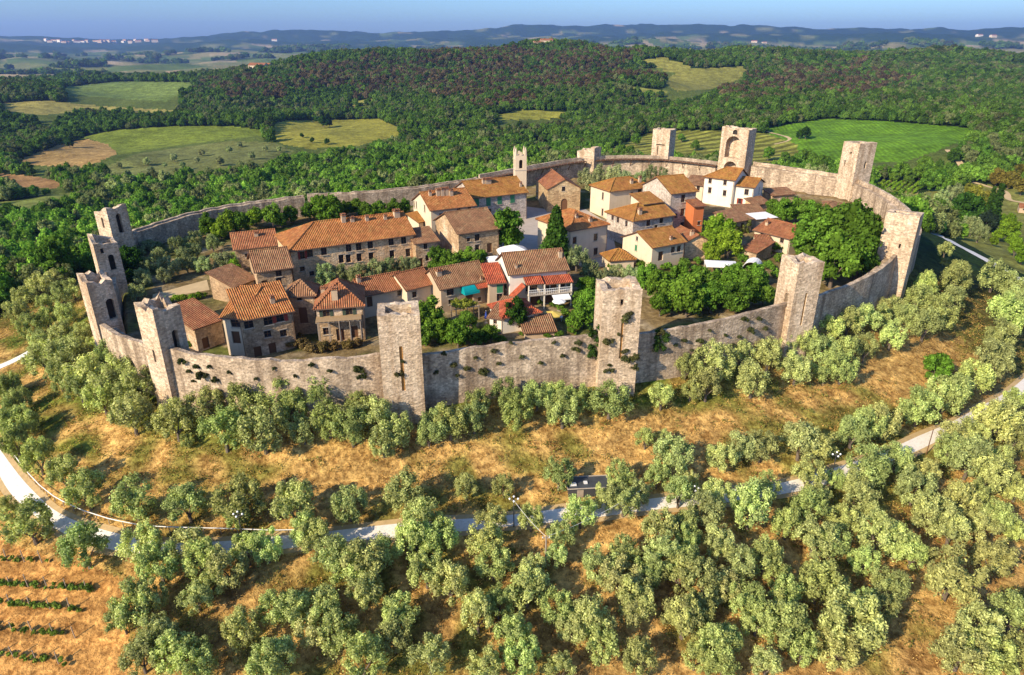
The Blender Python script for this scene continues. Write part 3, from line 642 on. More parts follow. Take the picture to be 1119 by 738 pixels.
# ------------------------------------------------------------------ houses
HOUSES = {}
def house(name, label, A, B, h, d, roof, rise, wall='house', tile='t_orange', wins=(), over=0.45, chim=(), base=2.0, cat='house', mats=None, dirn=None, zfix=None):
    """A, B: ends of the front eaves as seen in the picture, h: eaves above the town ground, d: depth away from the viewer"""
    a, b = on_town(*A, h), on_town(*B, h); ze = (a[2] + b[2]) / 2
    if zfix is None: a, b = at_z(*A, ze), at_z(*B, ze)
    L = float(np.hypot(*(b - a)[:2])); u = (b - a)[:2] / L; v = np.array([-u[1], u[0]])
    a2 = a[:2]
    g = float(ztown(0, a[1] + (u * L / 2 + v * d / 2)[1])); zb = min(float(ztown(0, a[1])), float(ztown(0, b[1])), float(ztown(0, (a2 + v * d)[1]))) - base
    cen = a2 + u * L / 2 + v * d / 2
    root = empty(name, (cen[0], cen[1], g), label, cat, 'houses inside the town wall' if cat == 'house' else None); loc = np.array(root.location)
    def W3(x, y, z): q = a2 + u * x + v * y; return (q[0], q[1], z)
    # roof planes in local x (along the front), y (depth)
    o = over; hh = d / 2; pl = []; ridges = []
    if roof == 'gx':
        s = rise / hh; zf = ze - o * s; zr = ze + rise
        pl = [[(-o, -o, zf), (L + o, -o, zf), (L + o, hh, zr), (-o, hh, zr)], [(L + o, d + o, zf), (-o, d + o, zf), (-o, hh, zr), (L + o, hh, zr)]]; ridges = [((-o, hh, zr), (L + o, hh, zr))]
        tops = {'F': [(0, ze), (L, ze)], 'R': [(0, ze), (hh, zr), (d, ze)], 'B': [(0, ze), (L, ze)], 'L': [(0, ze), (hh, zr), (d, ze)]}
    elif roof == 'gy':
        s = rise / (L / 2); zf = ze - o * s; zr = ze + rise; m_ = L / 2
        pl = [[(-o, d + o, zf), (-o, -o, zf), (m_, -o, zr), (m_, d + o, zr)], [(L + o, -o, zf), (L + o, d + o, zf), (m_, d + o, zr), (m_, -o, zr)]]; ridges = [((m_, -o, zr), (m_, d + o, zr))]
        tops = {'F': [(0, ze), (m_, zr), (L, ze)], 'R': [(0, ze), (d, ze)], 'B': [(0, ze), (m_, zr), (L, ze)], 'L': [(0, ze), (d, ze)]}
    elif roof in ('hip', 'hipl', 'hipr'):
        hip = min(hh, L / 2); s = rise / hip; zf = ze - o * s; zr = ze + rise
        l0 = (-o, -o, zf); l1 = (L + o, -o, zf); l2 = (L + o, d + o, zf); l3 = (-o, d + o, zf)
        if L >= d or roof != 'hip':
            p = (hip if roof != 'hipr' else -o, hh, zr); q = (L - hip if roof != 'hipl' else L + o, hh, zr)
            pl = [[l0, l1, q, p], [l2, l3, p, q]]; ridges = [(p, q)]
            if roof != 'hipr': pl.append([l3, l0, p]); ridges += [(l0, p), (l3, p)]
            if roof != 'hipl': pl.append([l1, l2, q]); ridges += [(l1, q), (l2, q)]
        else:
            p = (L / 2, hip, zr); q = (L / 2, d - hip, zr)
            pl = [[l0, l1, p], [l1, l2, q, p], [l2, l3, q], [l3, l0, p, q]]; ridges = [(p, q), (l0, p), (l1, p), (l2, q), (l3, q)]
        tops = {k: [(0, ze), (L if k in 'FB' else d, ze)] for k in 'FRBL'}
        if roof == 'hipl': tops['R'] = [(0, ze), (hh, zr), (d, ze)]
        if roof == 'hipr': tops['L'] = [(0, ze), (hh, zr), (d, ze)]
    elif roof == 'shed':
        s = rise / d; zf = ze - o * s; zr = ze + rise + o * s
        pl = [[(-o, -o, zf), (L + o, -o, zf), (L + o, d + o, zr), (-o, d + o, zr)]]
        tops = {'F': [(0, ze), (L, ze)], 'R': [(0, ze), (d, ze + rise)], 'B': [(0, ze + rise), (L, ze + rise)], 'L': [(0, ze + rise), (d, ze)]}
    # walls with their openings
    cor = {'F': (W3(0, 0, 0), W3(L, 0, 0)), 'R': (W3(L, 0, 0), W3(L, d, 0)), 'B': (W3(L, d, 0), W3(0, d, 0)), 'L': (W3(0, d, 0), W3(0, 0, 0))}
    holes = {k: [] for k in 'FRBL'}; wl = []
    for (fc, px, py, ww, wh, st) in wins:
        p0, p1 = np.array(cor[fc][0][:2]), np.array(cor[fc][1][:2]); fu = (p1 - p0) / np.hypot(*(p1 - p0)); fl = np.hypot(*(p1 - p0)); nn = np.array([fu[1], -fu[0]])
        dx, dy, dz = ray(px, py); den = nn[0] * dx + nn[1] * dy
        t = (nn @ p0) / den; q = np.array([t * dx, t * dy]); x = float((q - p0) @ fu); z = float(CAM_Z + t * dz)
        x = min(max(x, ww / 2 + 0.15), fl - ww / 2 - 0.15)
        tt = tops[fc]; zmax = min(np.interp(x - ww / 2, [k[0] for k in tt], [k[1] for k in tt]), np.interp(x + ww / 2, [k[0] for k in tt], [k[1] for k in tt])) - 0.3
        z = min(z, zmax - wh / 2); z = max(z, zb + base + wh / 2 - 0.3)
        if any(not (x + ww / 2 + .1 < k[0] or x - ww / 2 - .1 > k[1] or z + wh / 2 + .1 < k[2] or z - wh / 2 - .1 > k[3]) for k in holes[fc]): continue
        arch = st in ('arch',)
        holes[fc].append((x - ww / 2, x + ww / 2, z - wh / 2, z + wh / 2, arch, 0.28)); wl.append((p0, fu, nn, x, z, ww, wh, st))
    mb = MB()
    for k in 'FRBL': facade(mb, cor[k][0][:2], cor[k][1][:2], zb, [(q, z - 0.12) for q, z in tops[k]], holes[k], 0.28, 0, 0, back=False)
    wm = M[wall]; mb.build('wall', [wm], root, loc)
    # roof
    rb = MB(); cnt = {}
    key = lambda p, q: tuple(sorted((tuple(np.round(p, 3)), tuple(np.round(q, 3)))))
    for p in pl:
        for i in range(len(p)): cnt[key(p[i], p[(i + 1) % len(p)])] = cnt.get(key(p[i], p[(i + 1) % len(p)]), 0) + 1
    for p in pl:
        rb.face([W3(*q) for q in p]); rb.face([W3(q[0], q[1], q[2] - 0.2) for q in p][::-1], 1)
        for i in range(len(p)):
            q, r = p[i], p[(i + 1) % len(p)]
            if cnt[key(q, r)] == 1: rb.face([W3(q[0], q[1], q[2] - .2), W3(r[0], r[1], r[2] - .2), W3(*r), W3(*q)], 1)
    for q, r in ridges: rb.tube([W3(q[0], q[1], q[2] + .02), W3(r[0], r[1], r[2] + .02)], 0.17, 6, 0)
    ro = rb.build('roof', [M[tile], M['wood']], root, loc)
    if roof in ('gx', 'hip', 'hipl', 'shed') and cat in ('house',):
        gm = MB(); gm.tube([W3(-o, -o - .08, zf - .12), W3(L + o, -o - .08, zf - .12)], .08, 6); gm.tube([W3(L - .15, -.12, zf - .2), W3(L - .15, -.12, zb + base)], .055, 5); gm.build('gutter', M['gutter'], root, loc)
    for (cpx, cpy, cw_, ch_) in chim:
        # foot of the chimney on the nearest roof plane seen there
        best = None; dx, dy, dz = ray(cpx, cpy)
        for p in pl:
            w3 = [np.array(W3(*q)) for q in p]; n = np.cross(w3[1] - w3[0], w3[2] - w3[0]); den = n @ np.array([dx, dy, dz])
            if abs(den) < 1e-9: continue
            t = (n @ (w3[0] - np.array([0, 0, CAM_Z]))) / den; q = np.array([t * dx, t * dy, CAM_Z + t * dz]); lx, ly = (q[:2] - a2) @ u, (q[:2] - a2) @ v
            if -0.3 < lx < L + .3 and -.3 < ly < d + .3 and n[2] > 0 and pip(np.array([k[:2] for k in w3]), np.array([q[0]]), np.array([q[1]]))[0]:
                if best is None or t < best[0]: best = (t, q)
        if best is None: continue
        q = best[1]; cb = MB(); rz = math.atan2(u[1], u[0])
        cb.box((q[0], q[1], q[2] + ch_ / 2 - 0.4), (cw_, cw_ * 0.75, ch_ + 0.8), rz); cb.box((q[0], q[1], q[2] + ch_ + 0.06), (cw_ * 1.3, cw_ * 1.05, 0.1), rz, 1)
        for sx in (-1, 1): cb.box((q[0] + sx * cw_ * .3 * u[0], q[1] + sx * cw_ * .3 * u[1], q[2] + ch_ + .22), (.12, cw_ * .6, .25), rz)
        cb.box((q[0], q[1], q[2] + ch_ + 0.38), (cw_ * 1.2, cw_ * .95, 0.09), rz, 1)
        cb.build('chimney', [M['beige'], M['t_rust']], ro, loc)
    for (p0, fu, nn, x, z, ww, wh, st) in wl:
        rz = math.atan2(fu[1], fu[0])
        def at(du, dn, zz): q = p0 + fu * (x + du) + nn * dn; return (q[0], q[1], zz)
        door = st in ('b', 'door', 'arch')
        w_ = MB()
        extra = ww / 2 if st == 'arch' else 0
        w_.box(at(0, -0.24, z + extra / 2), (ww, 0.06, wh + extra), rz, 0)
        if not door:
            w_.box(at(0, 0.06, z - wh / 2 - 0.06), (ww + 0.3, 0.2, 0.1), rz, 1)
            w_.box(at(0, 0.03, z + wh / 2 + 0.07), (ww + 0.24, 0.1, 0.14), rz, 1)
            if st != 's': w_.box(at(0, -0.19, z), (0.07, 0.05, wh), rz, 2); w_.box(at(0, -0.185, z), (ww, 0.05, 0.06), rz, 2)
        wo = w_.build('door' if door else 'window', [M['wood'] if door else M['glass'], M['frame'], M['wood']], root, loc)
        if st in 'gkr' and len(st) == 1:
            mt = {'g': 'green', 'k': 'dkgreen', 'r': 'red'}[st]
            for sx in (-1, 1):
                sh = MB()
                if st == 'g':
                    sh.box(at(sx * ww / 4, 0.02, z), (ww / 2 - .02, 0.07, wh), rz)
                    for j in range(6): sh.box(at(sx * ww / 4, 0.06, z - wh / 2 + wh * (j + .5) / 6), (ww / 2 - .16, .03, wh / 6 * .6), rz)
                else:
                    sh.box(at(sx * (ww * 0.78), 0.05, z), (ww / 2, 0.07, wh + .05), rz)
                    for j in range(6): sh.box(at(sx * ww * .78, 0.09, z - wh / 2 + wh * (j + .5) / 6), (ww / 2 - .14, .03, wh / 6 * .6), rz)
                sh.build('shutter', M[mt], wo, loc)
        if st == 'r' and False: pass
    HOUSES[label] = dict(root=root, a=a2, u=u, v=v, L=L, d=d, ze=ze, W3=W3, loc=loc, zb=zb, g=g)
    return HOUSES[label]
def Wn(face, st, ww, wh, *pts): return [(face, x, y, ww, wh, st) for x, y in pts]
# -- left front
hA = house('stone_house', 'striped orange roofed house with red shutters behind the left end of the front wall', (263, 349), (319, 338.5), 7.0, 7.5, 'shed', 2.6, 'house', 't_orange',
      Wn('F', 'd', 1.4, 1.5, (271.8, 354), (293, 350.5)) + Wn('F', 'r', 1.2, 1.4, (306, 347)) + Wn('F', 'd', 1.1, 1.2, (292.6, 365), (309.8, 364)) + Wn('F', 'b', 1.2, 2.0, (298, 381), (282, 385)), chim=[(298, 331, .7, .9)])
house('stone_house', 'narrow striped roofed house with brown door left of the shaded orange roofed house', (242.5, 345.5), (262.5, 346.5), 7.0, 7.2, 'shed', 2.5, 'cream', 't_orange', Wn('F', 'd', 1.6, 1.6, (257, 352)) + Wn('F', 'b', 1.4, 2.2, (258, 369)))
house('lean_to', 'low rust tiled lean-to beside the corner tower with a ragged reed canopy in front', (212, 358.5), (241.5, 348.5), 4.4, 8, 'shed', 1.8, 'house', 't_rust', Wn('F', 'b', 1.2, 2, (225, 375)), cat='lean-to')
house('turret_house', 'little square turret house with a pyramid roof and one small window', (312.5, 321.8), (343, 320.2), 7.6, 4.8, 'hip', 1.7, 'house', 't_brown', Wn('F', 's', .8, .8, (327, 326)) + Wn('F', 'b', 1.4, 3.0, (331.5, 345)))
house('stone_house', 'hip roofed house with two pairs of dark green shutters above a timber pergola', (345, 335.2), (396, 331.6), 6.8, 9.0, 'hip', 2.9, 'house', 't_rust', Wn('F', 'k', 1.1, 1.7, (356.5, 342), (381.5, 339)) + Wn('F', 'd', 1.2, 1.3, (357, 362)) + Wn('F', 'b', 1.3, 2.2, (372, 366), (387, 363)), chim=[(366, 326, 1.0, 1.6), (353, 319, .7, .6)])
# -- left middle
hLong = house('long_house', 'very long stone house with two rows of windows and an orange hipped left end', (317, 273), (452, 255), 7.4, 13.5, 'hipl', 3.4, 'brick', 't_orange',
      Wn('F', 'd', 1.2, 1.7, (338.6, 276.6), (354, 274.6), (381, 271), (392, 269.6), (404.6, 267.6), (427.4, 264.2), (441.2, 262.6)) + Wn('F', 'r', .9, 1.6, (330.5, 279)) + Wn('F', 'd', 1.1, 1.8, (380.8, 282.6), (392.7, 281.4), (405.7, 280.4), (428.5, 278), (446, 276.2), (373, 283)) +
      Wn('F', 'b', 1.3, 2, (393.4, 295.3), (402.5, 294.5)) + Wn('F', 'd', 1.0, 1.0, (330.4, 294), (340.8, 299)), chim=[(375.5, 242.5, .9, 1.4), (433.5, 236.5, 1.3, 1.2), (401, 241, .7, .8), (421, 239.5, .7, .7), (385, 242, .8, .7)])
house('stone_house', 'low house with a pale left gable tucked behind the left end of the long house', (256.6, 272), (303, 267), 4.6, 10.5, 'gx', 2.2, 'house', 't_rust', Wn('F', 'd', .8, .8, (270, 279)), chim=[(280, 258, .8, .7)])
house('stone_house', 'brown roofed stone house with a tall narrow door in front of the orange hipped end', (279.7, 295.8), (318, 290.6), 6.4, 9.5, 'gx', 2.6, 'house', 't_brown', Wn('F', 'd', 1.1, 1.5, (304.3, 297.6), (305, 307.7)) + Wn('F', 'b', 1.1, 2.6, (290, 313.5)) + Wn('F', 's', .8, .5, (289.4, 306.4)))
house('outbuilding', 'shed roofed outbuilding with white front and round window below the low left house', (255, 313), (279.5, 303.6), 3.6, 6.2, 'shed', 1.9, 'house', 't_brown', Wn('F', 'b', 1.4, 2.2, (264, 317)) + Wn('F', 's', .5, .5, (276, 312)), cat='outbuilding')
house('stone_house', 'small house squeezed against the right end of the long house', (454, 265.6), (478.5, 262.4), 5.6, 6, 'shed', 1.6, 'house', 't_brown', Wn('F', 'd', .9, 1.4, (465, 268.5), (467, 282)) + Wn('F', 'b', 1.0, 2, (460, 287)))
# -- row in front of the long house
house('row_house', 'low row house with red tiled roof just right of the orange streaked tower top', (397, 321.8), (443.2, 312.8), 4.6, 7, 'gx', 1.9, 'cream', 't_rust', Wn('F', 'd', .9, 1.3, (436.5, 319.5)) + Wn('F', 'b', 1.1, 2, (404, 330)), chim=[(392, 308, .7, .9)])
house('row_house', 'middle row house with orange roof in two levels left of the teal awning', (444.4, 315.6), (473, 308.6), 4.8, 7.4, 'gx', 2.0, 'cream', 't_rust', Wn('F', 'd', 1, 1.2, (453, 322)), chim=[(470, 302, .8, .8)])
hTeal = house('row_house', 'brown and red roofed row house with a teal awning over its door', (481.6, 314.4), (532.5, 304.8), 5.0, 8.2, 'gx', 2.5, 'beige', 't_brown', Wn('F', 'd', 1.5, 1.6, (492, 317.4)) + Wn('F', 'd', .9, 1.0, (492.5, 330)) + Wn('F', 'b', 1.6, 2.2, (513, 326)) + Wn('F', 'd', .7, .9, (524, 327)), chim=[(479.5, 300.5, 1, .8), (526, 306, .5, .4)])
hW = house('white_house', 'white house with red porch roofs and a railed balcony near the front wall', (557, 298.4), (620, 292.8), 7.0, 9.0, 'gx', 2.6, 'white', 't_brown',
      Wn('L', 'g', 1.0, 2.0, (553, 309.5)) + Wn('L', 'd', 1.0, 1.8, (553.6, 324.5)) + Wn('F', 'd', 2.4, 1.7, (581, 314.5)) + Wn('F', 'b', 1.3, 2.2, (605, 311)) + Wn('F', 'd', 1.4, 1.8, (614, 309), (597, 312)) + Wn('F', 'b', 2.0, 2.2, (600, 326), (585, 328)), chim=[(612, 281, .7, 1.2), (564, 293, .4, .6)])
house('plaster_house', 'plain beige wing with a small red roof between the row houses and the white house', (534.6, 309.0), (550.5, 307.8), 5.4, 6.5, 'shed', 1.6, 'beige', 't_red', Wn('F', 'g', 1.2, 1.9, (546.4, 314)) + Wn('F', 'd', 1.1, 1.5, (546, 325)))
hRed = house('cottage', 'small cottage with a bright red hipped roof close to the front wall', (550, 345.6), (589, 339.6), 3.3, 6.4, 'hip', 1.7, 'white', 't_red', Wn('F', 'd', .8, 1.0, (577, 350)) + Wn('F', 'b', .9, 1.9, (569, 353)))
house('cottage', 'brown roofed wing with pale wall left of the red roofed cottage', (535, 345.4), (549.5, 347.6), 3.0, 6.4, 'shed', 1.4, 'white', 't_brown', Wn('F', 'd', .7, .8, (541, 352)))
house('shed', 'very low brown roofed shed right behind the parapet of the front wall', (574, 362.6), (606, 360.2), 1.5, 4.4, 'shed', 1.1, 'beige', 't_brown', cat='shed')
# -- left of the church
house('stone_house', 'tall orange roofed house with a long pale left gable and three dark windows', (470.8, 229), (519, 223.6), 8.2, 12.5, 'gx', 3.0, 'cream', 't_orange', Wn('L', 'd', .9, 1.8, (450.4, 222), (455, 224), (464, 228)) + Wn('F', 'd', 1, 1.4, (501.3, 229.2), (513, 228.8)) + Wn('F', 'd', .9, 1.2, (482, 236), (493, 234)), chim=[(478.5, 213.5, .9, 1.3), (483.5, 213.5, .9, 1.5), (488.5, 213, .9, 1.5), (493, 213.5, .9, 1.2), (470, 214, .7, 1)])
house('lean_to', 'tiny orange roofed porch against the long pale gable', (457.5, 242.4), (469, 239.6), 4.4, 4, 'shed', 1.3, 'cream', 't_ochre', Wn('F', 'd', 1.4, 1.6, (465, 245)), cat='lean-to')
house('stone_house', 'house with four closed green shutters left of the bell tower', (517.6, 215.6), (575.6, 209.4), 7.6, 13.0, 'gx', 3.0, 'housegrey', 't_ochre', Wn('F', 'g', 1.3, 2.2, (520.9, 221.4), (533.8, 220.6), (546, 219), (560, 217.4)) + Wn('F', 'd', 1, 1.4, (520, 229), (535, 231)) + Wn('F', 'b', 1.2, 2.2, (556, 236)), chim=[(528.5, 200.5, .8, 1), (533, 199.8, 1.6, .9), (569, 204, .6, .9)])
house('stone_house', 'brown roofed stone house with a bright left gable beside the round green tree', (500.8, 254.4), (545, 248.6), 7.6, 13.5, 'gx', 3.1, 'house', 't_brown', Wn('F', 'd', 1.2, 1.6, (521.5, 259.6)) + Wn('F', 'd', 1.1, 1.6, (521.5, 271)) + Wn('F', 'b', 1.3, 2.2, (535, 271), (513, 277)) + Wn('F', 'd', .8, .9, (512, 262)))
# -- church
ch = house('church', 'stone church with gabled facade, small round window and arched door', (598.6, 206.4), (634.4, 205.2), 6.6, 16.5, 'gy', 2.5, 'church', 't_rust', Wn('F', 'arch', 1.9, 2.6, (616.5, 226.0)) + Wn('F', 's', 1.0, 1.3, (616, 206.6)) + Wn('L', 'd', .8, 1.6, (590, 212), (581, 208)), over=0.3, cat='church')
def bell_tower():
    r = ch['root']; loc = ch['loc']; c = np.array([2.3, 199.5]); ru = math.atan2(ch['u'][1], ch['u'][0]); wd = 3.3; zt = 18.0; zb = 1.5
    cor = [c + rot2((sx * wd / 2, sy * wd / 2), ru) for sx, sy in ((-1, -1), (1, -1), (1, 1), (-1, 1))]
    mb = MB()
    for i in range(4):
        facade(mb, cor[i], cor[(i + 1) % 4], zb, [(0, zt), (wd, zt)], [(wd / 2 - .55, wd / 2 + .55, zt - 3.6, zt - 1.7, True, 0.7)], .7, 0, 1)
    mb.face([(*k, zt) for k in cor]); bt = mb.build('bell_tower', [M['cream'], M['dark']], r, loc)
    for k in cor:
        p = MB(); q = k + (c - k) * .16; p.tube([(q[0], q[1], zt), (q[0], q[1], zt + 1.3), (q[0], q[1], zt + 2.3)], [.36, .32, .06], 4); p.build('pinnacle', M['cream'], bt, loc)
    for i in range(4):
        p = MB(); q = (cor[i] + cor[(i + 1) % 4]) / 2; q = q + (c - q) * .16; p.box((q[0], q[1], zt + .45), (.6, .6, .9), ru); p.build('merlon', M['cream'], bt, loc)
    g = MB(); g.box((c[0], c[1], zt - 4.1), (wd + .25, wd + .25, .18), ru); g.build('cornice', M['frame'], bt, loc)
bell_tower()
house('stone_house', 'hip roofed house with shaded front standing right before the church door', (623.6, 251), (664, 244), 7.8, 12.6, 'hip', 2.6, 'cream', 't_orange', Wn('F', 'd', 1.2, 1.7, (651, 259.4), (651, 275)) + Wn('F', 'd', 1.1, 1.6, (628, 263), (628, 277)), chim=[(645, 242, .8, .7), (630, 238, .7, .6)])
# -- centre right cluster
house('town_house', 'tall house with cream left face and ochre hipped roof behind the walled garden trees', (666.8, 208.4), (712.6, 203.4), 7.8, 9.4, 'hip', 2.2, 'cream', 't_ochre', Wn('L', 'd', .9, 2.0, (658.6, 214.4), (658.2, 232)) + Wn('F', 'd', 1.2, 1.6, (699, 209.6)) + Wn('F', 'd', .9, 1.4, (690.5, 213)), chim=[(690, 200.5, .8, .9), (699, 199, .8, 1.2), (704.5, 196.8, 1, .8)])
house('town_house', 'ochre roofed house with three windows in its left wall, middle of the cluster', (692.2, 240.6), (736, 234.2), 6.8, 10.5, 'hipl', 2.4, 'housegrey', 't_ochre', Wn('L', 'd', 1.0, 1.5, (669.4, 237), (675.2, 240.2), (684.4, 244.4)) + Wn('F', 'd', 1.2, 1.5, (708.6, 244), (723, 239.8)) + Wn('F', 'd', 1, 1.4, (717, 249)), chim=[(699, 234, .9, 1.1)])
house('town_house', 'small high roof step between the two ochre roofs of the cluster', (703.6, 222.6), (723, 220), 9.0, 5.0, 'shed', 1.4, 'cream', 't_ochre', chim=[(691, 216, .7, .8)])
house('town_house', 'tallest ochre roofed house of the cluster with a pale windowless left gable', (733.8, 210.8), (761, 208), 9.8, 12.5, 'gx', 3.0, 'housegrey', 't_ochre', Wn('F', 'd', 1.3, 2.0, (746.6, 217), (746, 232), (745.5, 247)) + Wn('F', 'd', .8, 1.2, (738.5, 236)), chim=[(716, 199, .7, .9)])
house('town_house', 'narrow house with red upper wall right of the tallest ochre roofed house', (759, 225.2), (770, 224.4), 7.0, 5.5, 'shed', 1.0, 'redplaster', 't_rust', Wn('F', 'd', .9, 1.0, (764, 244)))
house('stone_house', 'ochre roofed house with bare pale left gable and terrace, front of the cluster', (713.2, 269.6), (748.4, 263.2), 5.6, 10.0, 'gx', 2.2, 'cream', 't_ochre', Wn('L', 's', .7, 1.0, (696, 261)) + Wn('L', 'g', .7, 1.3, (695, 271)) + Wn('F', 'd', 1.2, 1.4, (735.4, 273), (742, 272)) + Wn('F', 'b', 1.4, 2.1, (722, 280)), chim=[(733, 262, .6, .5)])
house('stone_house', 'bare brown stone gable right of the terrace house', (749.5, 263.6), (775, 261.6), 4.4, 8.0, 'gy', 1.3, 'brick', 't_rust', chim=[(756, 257, .8, .9)])
house('outhouse', 'small orange hipped roof among trees below the pale left gable', (667, 283.6), (693, 281.8), 2.8, 5.0, 'hip', 1.5, 'cream', 't_ochre', cat='outhouse')
# -- right
house('white_house', 'white house with hipped ochre roof below the gate tower', (770.4, 192.4), (803, 196.2), 8.0, 9.5, 'hipl', 2.4, 'white', 't_ochre', Wn('F', 'd', 1.0, 1.6, (776.2, 196), (792.4, 198.6)) + Wn('F', 'd', 1.0, 1.6, (775.6, 208), (791.8, 211.2)))
house('white_house', 'lower white house with stone right gable joined to the hipped white house', (802.4, 202), (824.2, 204.4), 6.4, 9.5, 'gx', 1.7, 'white', 't_ochre', Wn('R', 'd', .9, 1.7, (829.6, 208.6), (836.4, 207.8)) + Wn('F', 'd', 1.2, 1.6, (815.8, 210)) + Wn('F', 'r', .8, 1.5, (808.4, 220)))
house('cottage', 'low pale cottage left of the hipped white house', (751, 201.2), (769.4, 202.6), 4.6, 6.5, 'shed', 1.5, 'cream', 't_brown', Wn('F', 'd', .9, 1.4, (763, 206)))
house('lean_to', 'small lean-to with stone side against the foot of the lower white house', (825, 223.6), (841, 221), 2.6, 3.4, 'shed', 1.0, 'brick', 't_brown', cat='lean-to')
house('outbuilding', 'long low brown roofed outbuilding below the white houses', (808, 233.4), (836, 232.6), 2.6, 5.0, 'shed', 1.2, 'house', 't_brown', Wn('F', 'b', 1.2, 1.8, (820, 238)), cat='outbuilding')
house('shed', 'flat white roofed shed beside the long low outbuilding', (827, 239.4), (848, 237.4), 2.6, 4.5, 'shed', .3, 'beige', 'canvas', cat='shed')
hIvy = house('shed', 'brown roofed shed with ivy covered front', (800, 242.6), (822.5, 238.6), 3.6, 6.0, 'shed', 1.2, 'house', 't_brown', Wn('F', 'b', 1.2, 2.0, (811, 248)), cat='shed')
house('stone_house', 'low cream house with broad brown roof left of the big dark trees', (825, 250.6), (864, 260.4), 4.0, 10.0, 'gx', 1.9, 'cream', 't_rust', Wn('F', 'd', 1.0, 1.3, (832.8, 255.6), (839.8, 257), (854.8, 260.6)), chim=[(838, 246, .7, .7), (860, 241, .7, .7)])
house('shed', 'brown tiled open shed below the low cream house', (810, 271.5), (827, 275.6), 2.6, 6.5, 'shed', 1.2, 'house', 't_rust', cat='shed')
house('shed', 'low brown roofed shed half hidden beside the open shed', (829.5, 267), (843.5, 267.5), 2.8, 5.0, 'shed', .9, 'cream', 't_rust', Wn('F', 'b', 1.6, 1.8, (838, 271)), cat='shed')
house('shed', 'hut with brown hipped roof and pale wall under the vine plot tower', (915, 232.4), (931.8, 225), 2.9, 8.0, 'hip', 1.3, 'cream', 't_brown', cat='shed')
house('shed', 'brown roofed hut against the pale back wall', (844.5, 213.4), (868.5, 211.4), 2.6, 4.2, 'shed', 1.0, 'house', 't_brown', cat='shed')

# ------------------------------------------------------------------ plants
def quads(cen, nrm, size, rng, asp=0.6):
    n = len(cen); nrm = nrm / (np.linalg.norm(nrm, axis=1)[:, None] + 1e-9)
    r = rng.normal(size=(n, 3)); u = np.cross(nrm, r); u /= np.linalg.norm(u, axis=1)[:, None] + 1e-9; v = np.cross(nrm, u)
    sz = (size * rng.uniform(0.7, 1.3, n))[:, None]; u = u * sz; v = v * sz * asp
    return np.stack([cen - u, cen - v * 1.0, cen + u, cen + v], 1).reshape(-1, 3)
def crown_mesh(name, clumps, nleaf, leaf, seed, up=0.35, core=0.7, asp=0.6, mat=None, st=0.9):
    """foliage as many small leaves on the surface of leaf clumps, with a darkened core added in each clump to block light"""
    rng = np.random.default_rng(seed); V = []; F_ = []; rnd = []; b = 0
    for (c, r) in clumps:
        c = np.array(c); n = max(6, int(nleaf * rng.uniform(.75, 1.25)))
        d = rng.normal(size=(n, 3)); d[:, 2] += up; d /= np.linalg.norm(d, axis=1)[:, None]
        cen = c + d * r * rng.uniform(0.55, 1.12, (n, 1)) * np.array([1, 1, st])
        q = quads(cen, d + rng.normal(size=(n, 3)) * 0.55, np.full(n, leaf), rng, asp)
        V.append(q); F_.append(np.arange(n * 4).reshape(-1, 4) + b); b += n * 4
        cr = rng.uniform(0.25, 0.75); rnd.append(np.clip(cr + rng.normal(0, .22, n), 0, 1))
        if core:  # added core blocks light; inner shade is put into its darker tone
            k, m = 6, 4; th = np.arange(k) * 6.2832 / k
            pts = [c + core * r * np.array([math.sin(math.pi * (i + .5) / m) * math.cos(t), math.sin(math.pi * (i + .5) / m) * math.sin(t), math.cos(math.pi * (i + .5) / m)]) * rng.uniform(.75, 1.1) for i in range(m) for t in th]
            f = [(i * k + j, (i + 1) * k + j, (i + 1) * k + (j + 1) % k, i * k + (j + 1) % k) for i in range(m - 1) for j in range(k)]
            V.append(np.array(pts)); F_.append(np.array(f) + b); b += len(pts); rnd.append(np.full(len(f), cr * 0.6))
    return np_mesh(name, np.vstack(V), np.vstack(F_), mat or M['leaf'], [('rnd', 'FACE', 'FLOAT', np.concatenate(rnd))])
def shell(n, rad, cz, rng, rc, zmin=-0.55, inner=0.25):
    o = []
    while len(o) < n:
        d = rng.normal(size=3); d /= np.linalg.norm(d)
        if d[2] < zmin: continue
        k = rng.uniform(.75, 1.0) if rng.random() > inner else rng.uniform(.3, .7)
        o.append((np.array([d[0] * rad[0] * k, d[1] * rad[1] * k, cz + d[2] * rad[2] * k]), rc * rng.uniform(.75, 1.3)))
    return o
def trunk_mesh(name, h, r, limbs, top, seed):
    rng = np.random.default_rng(seed); mb = MB()
    mb.tube([(0, 0, -0.8), (0.05, 0, h * .5), (rng.uniform(-.15, .15), rng.uniform(-.15, .15), h)], [r * 1.3, r, r * .75], 7)
    for k in range(limbs):
        a = 6.28 * k / limbs + rng.uniform(-.4, .4); e = rng.uniform(.55, .95)
        mb.tube([(0, 0, h * .8), (math.cos(a) * top * .45 * e, math.sin(a) * top * .45 * e, h + top * .45), (math.cos(a) * top * .8 * e, math.sin(a) * top * .8 * e, h + top * rng.uniform(.8, 1.2))], [r * .6, r * .4, r * .12], 5)
    o = mb.build(name, [M['bark']]); me = o.data; bpy.data.objects.remove(o); return me
OL, BR, SH, CO = [], [], [], []
for k in range(9):
    rg = np.random.default_rng(40 + k); e = (2.3 + .3 * rg.random(), 2.3 + .3 * rg.random(), 2.3 + .45 * rg.random())
    OL.append((crown_mesh('olive_crown', shell(38, e, 3.0, rg, .6, -0.75), 105, .15, 60 + k, up=.6, asp=0.5, st=1.55, core=.6), trunk_mesh('olive_trunk', 1.2, .22, 4, 1.6, 70 + k)))
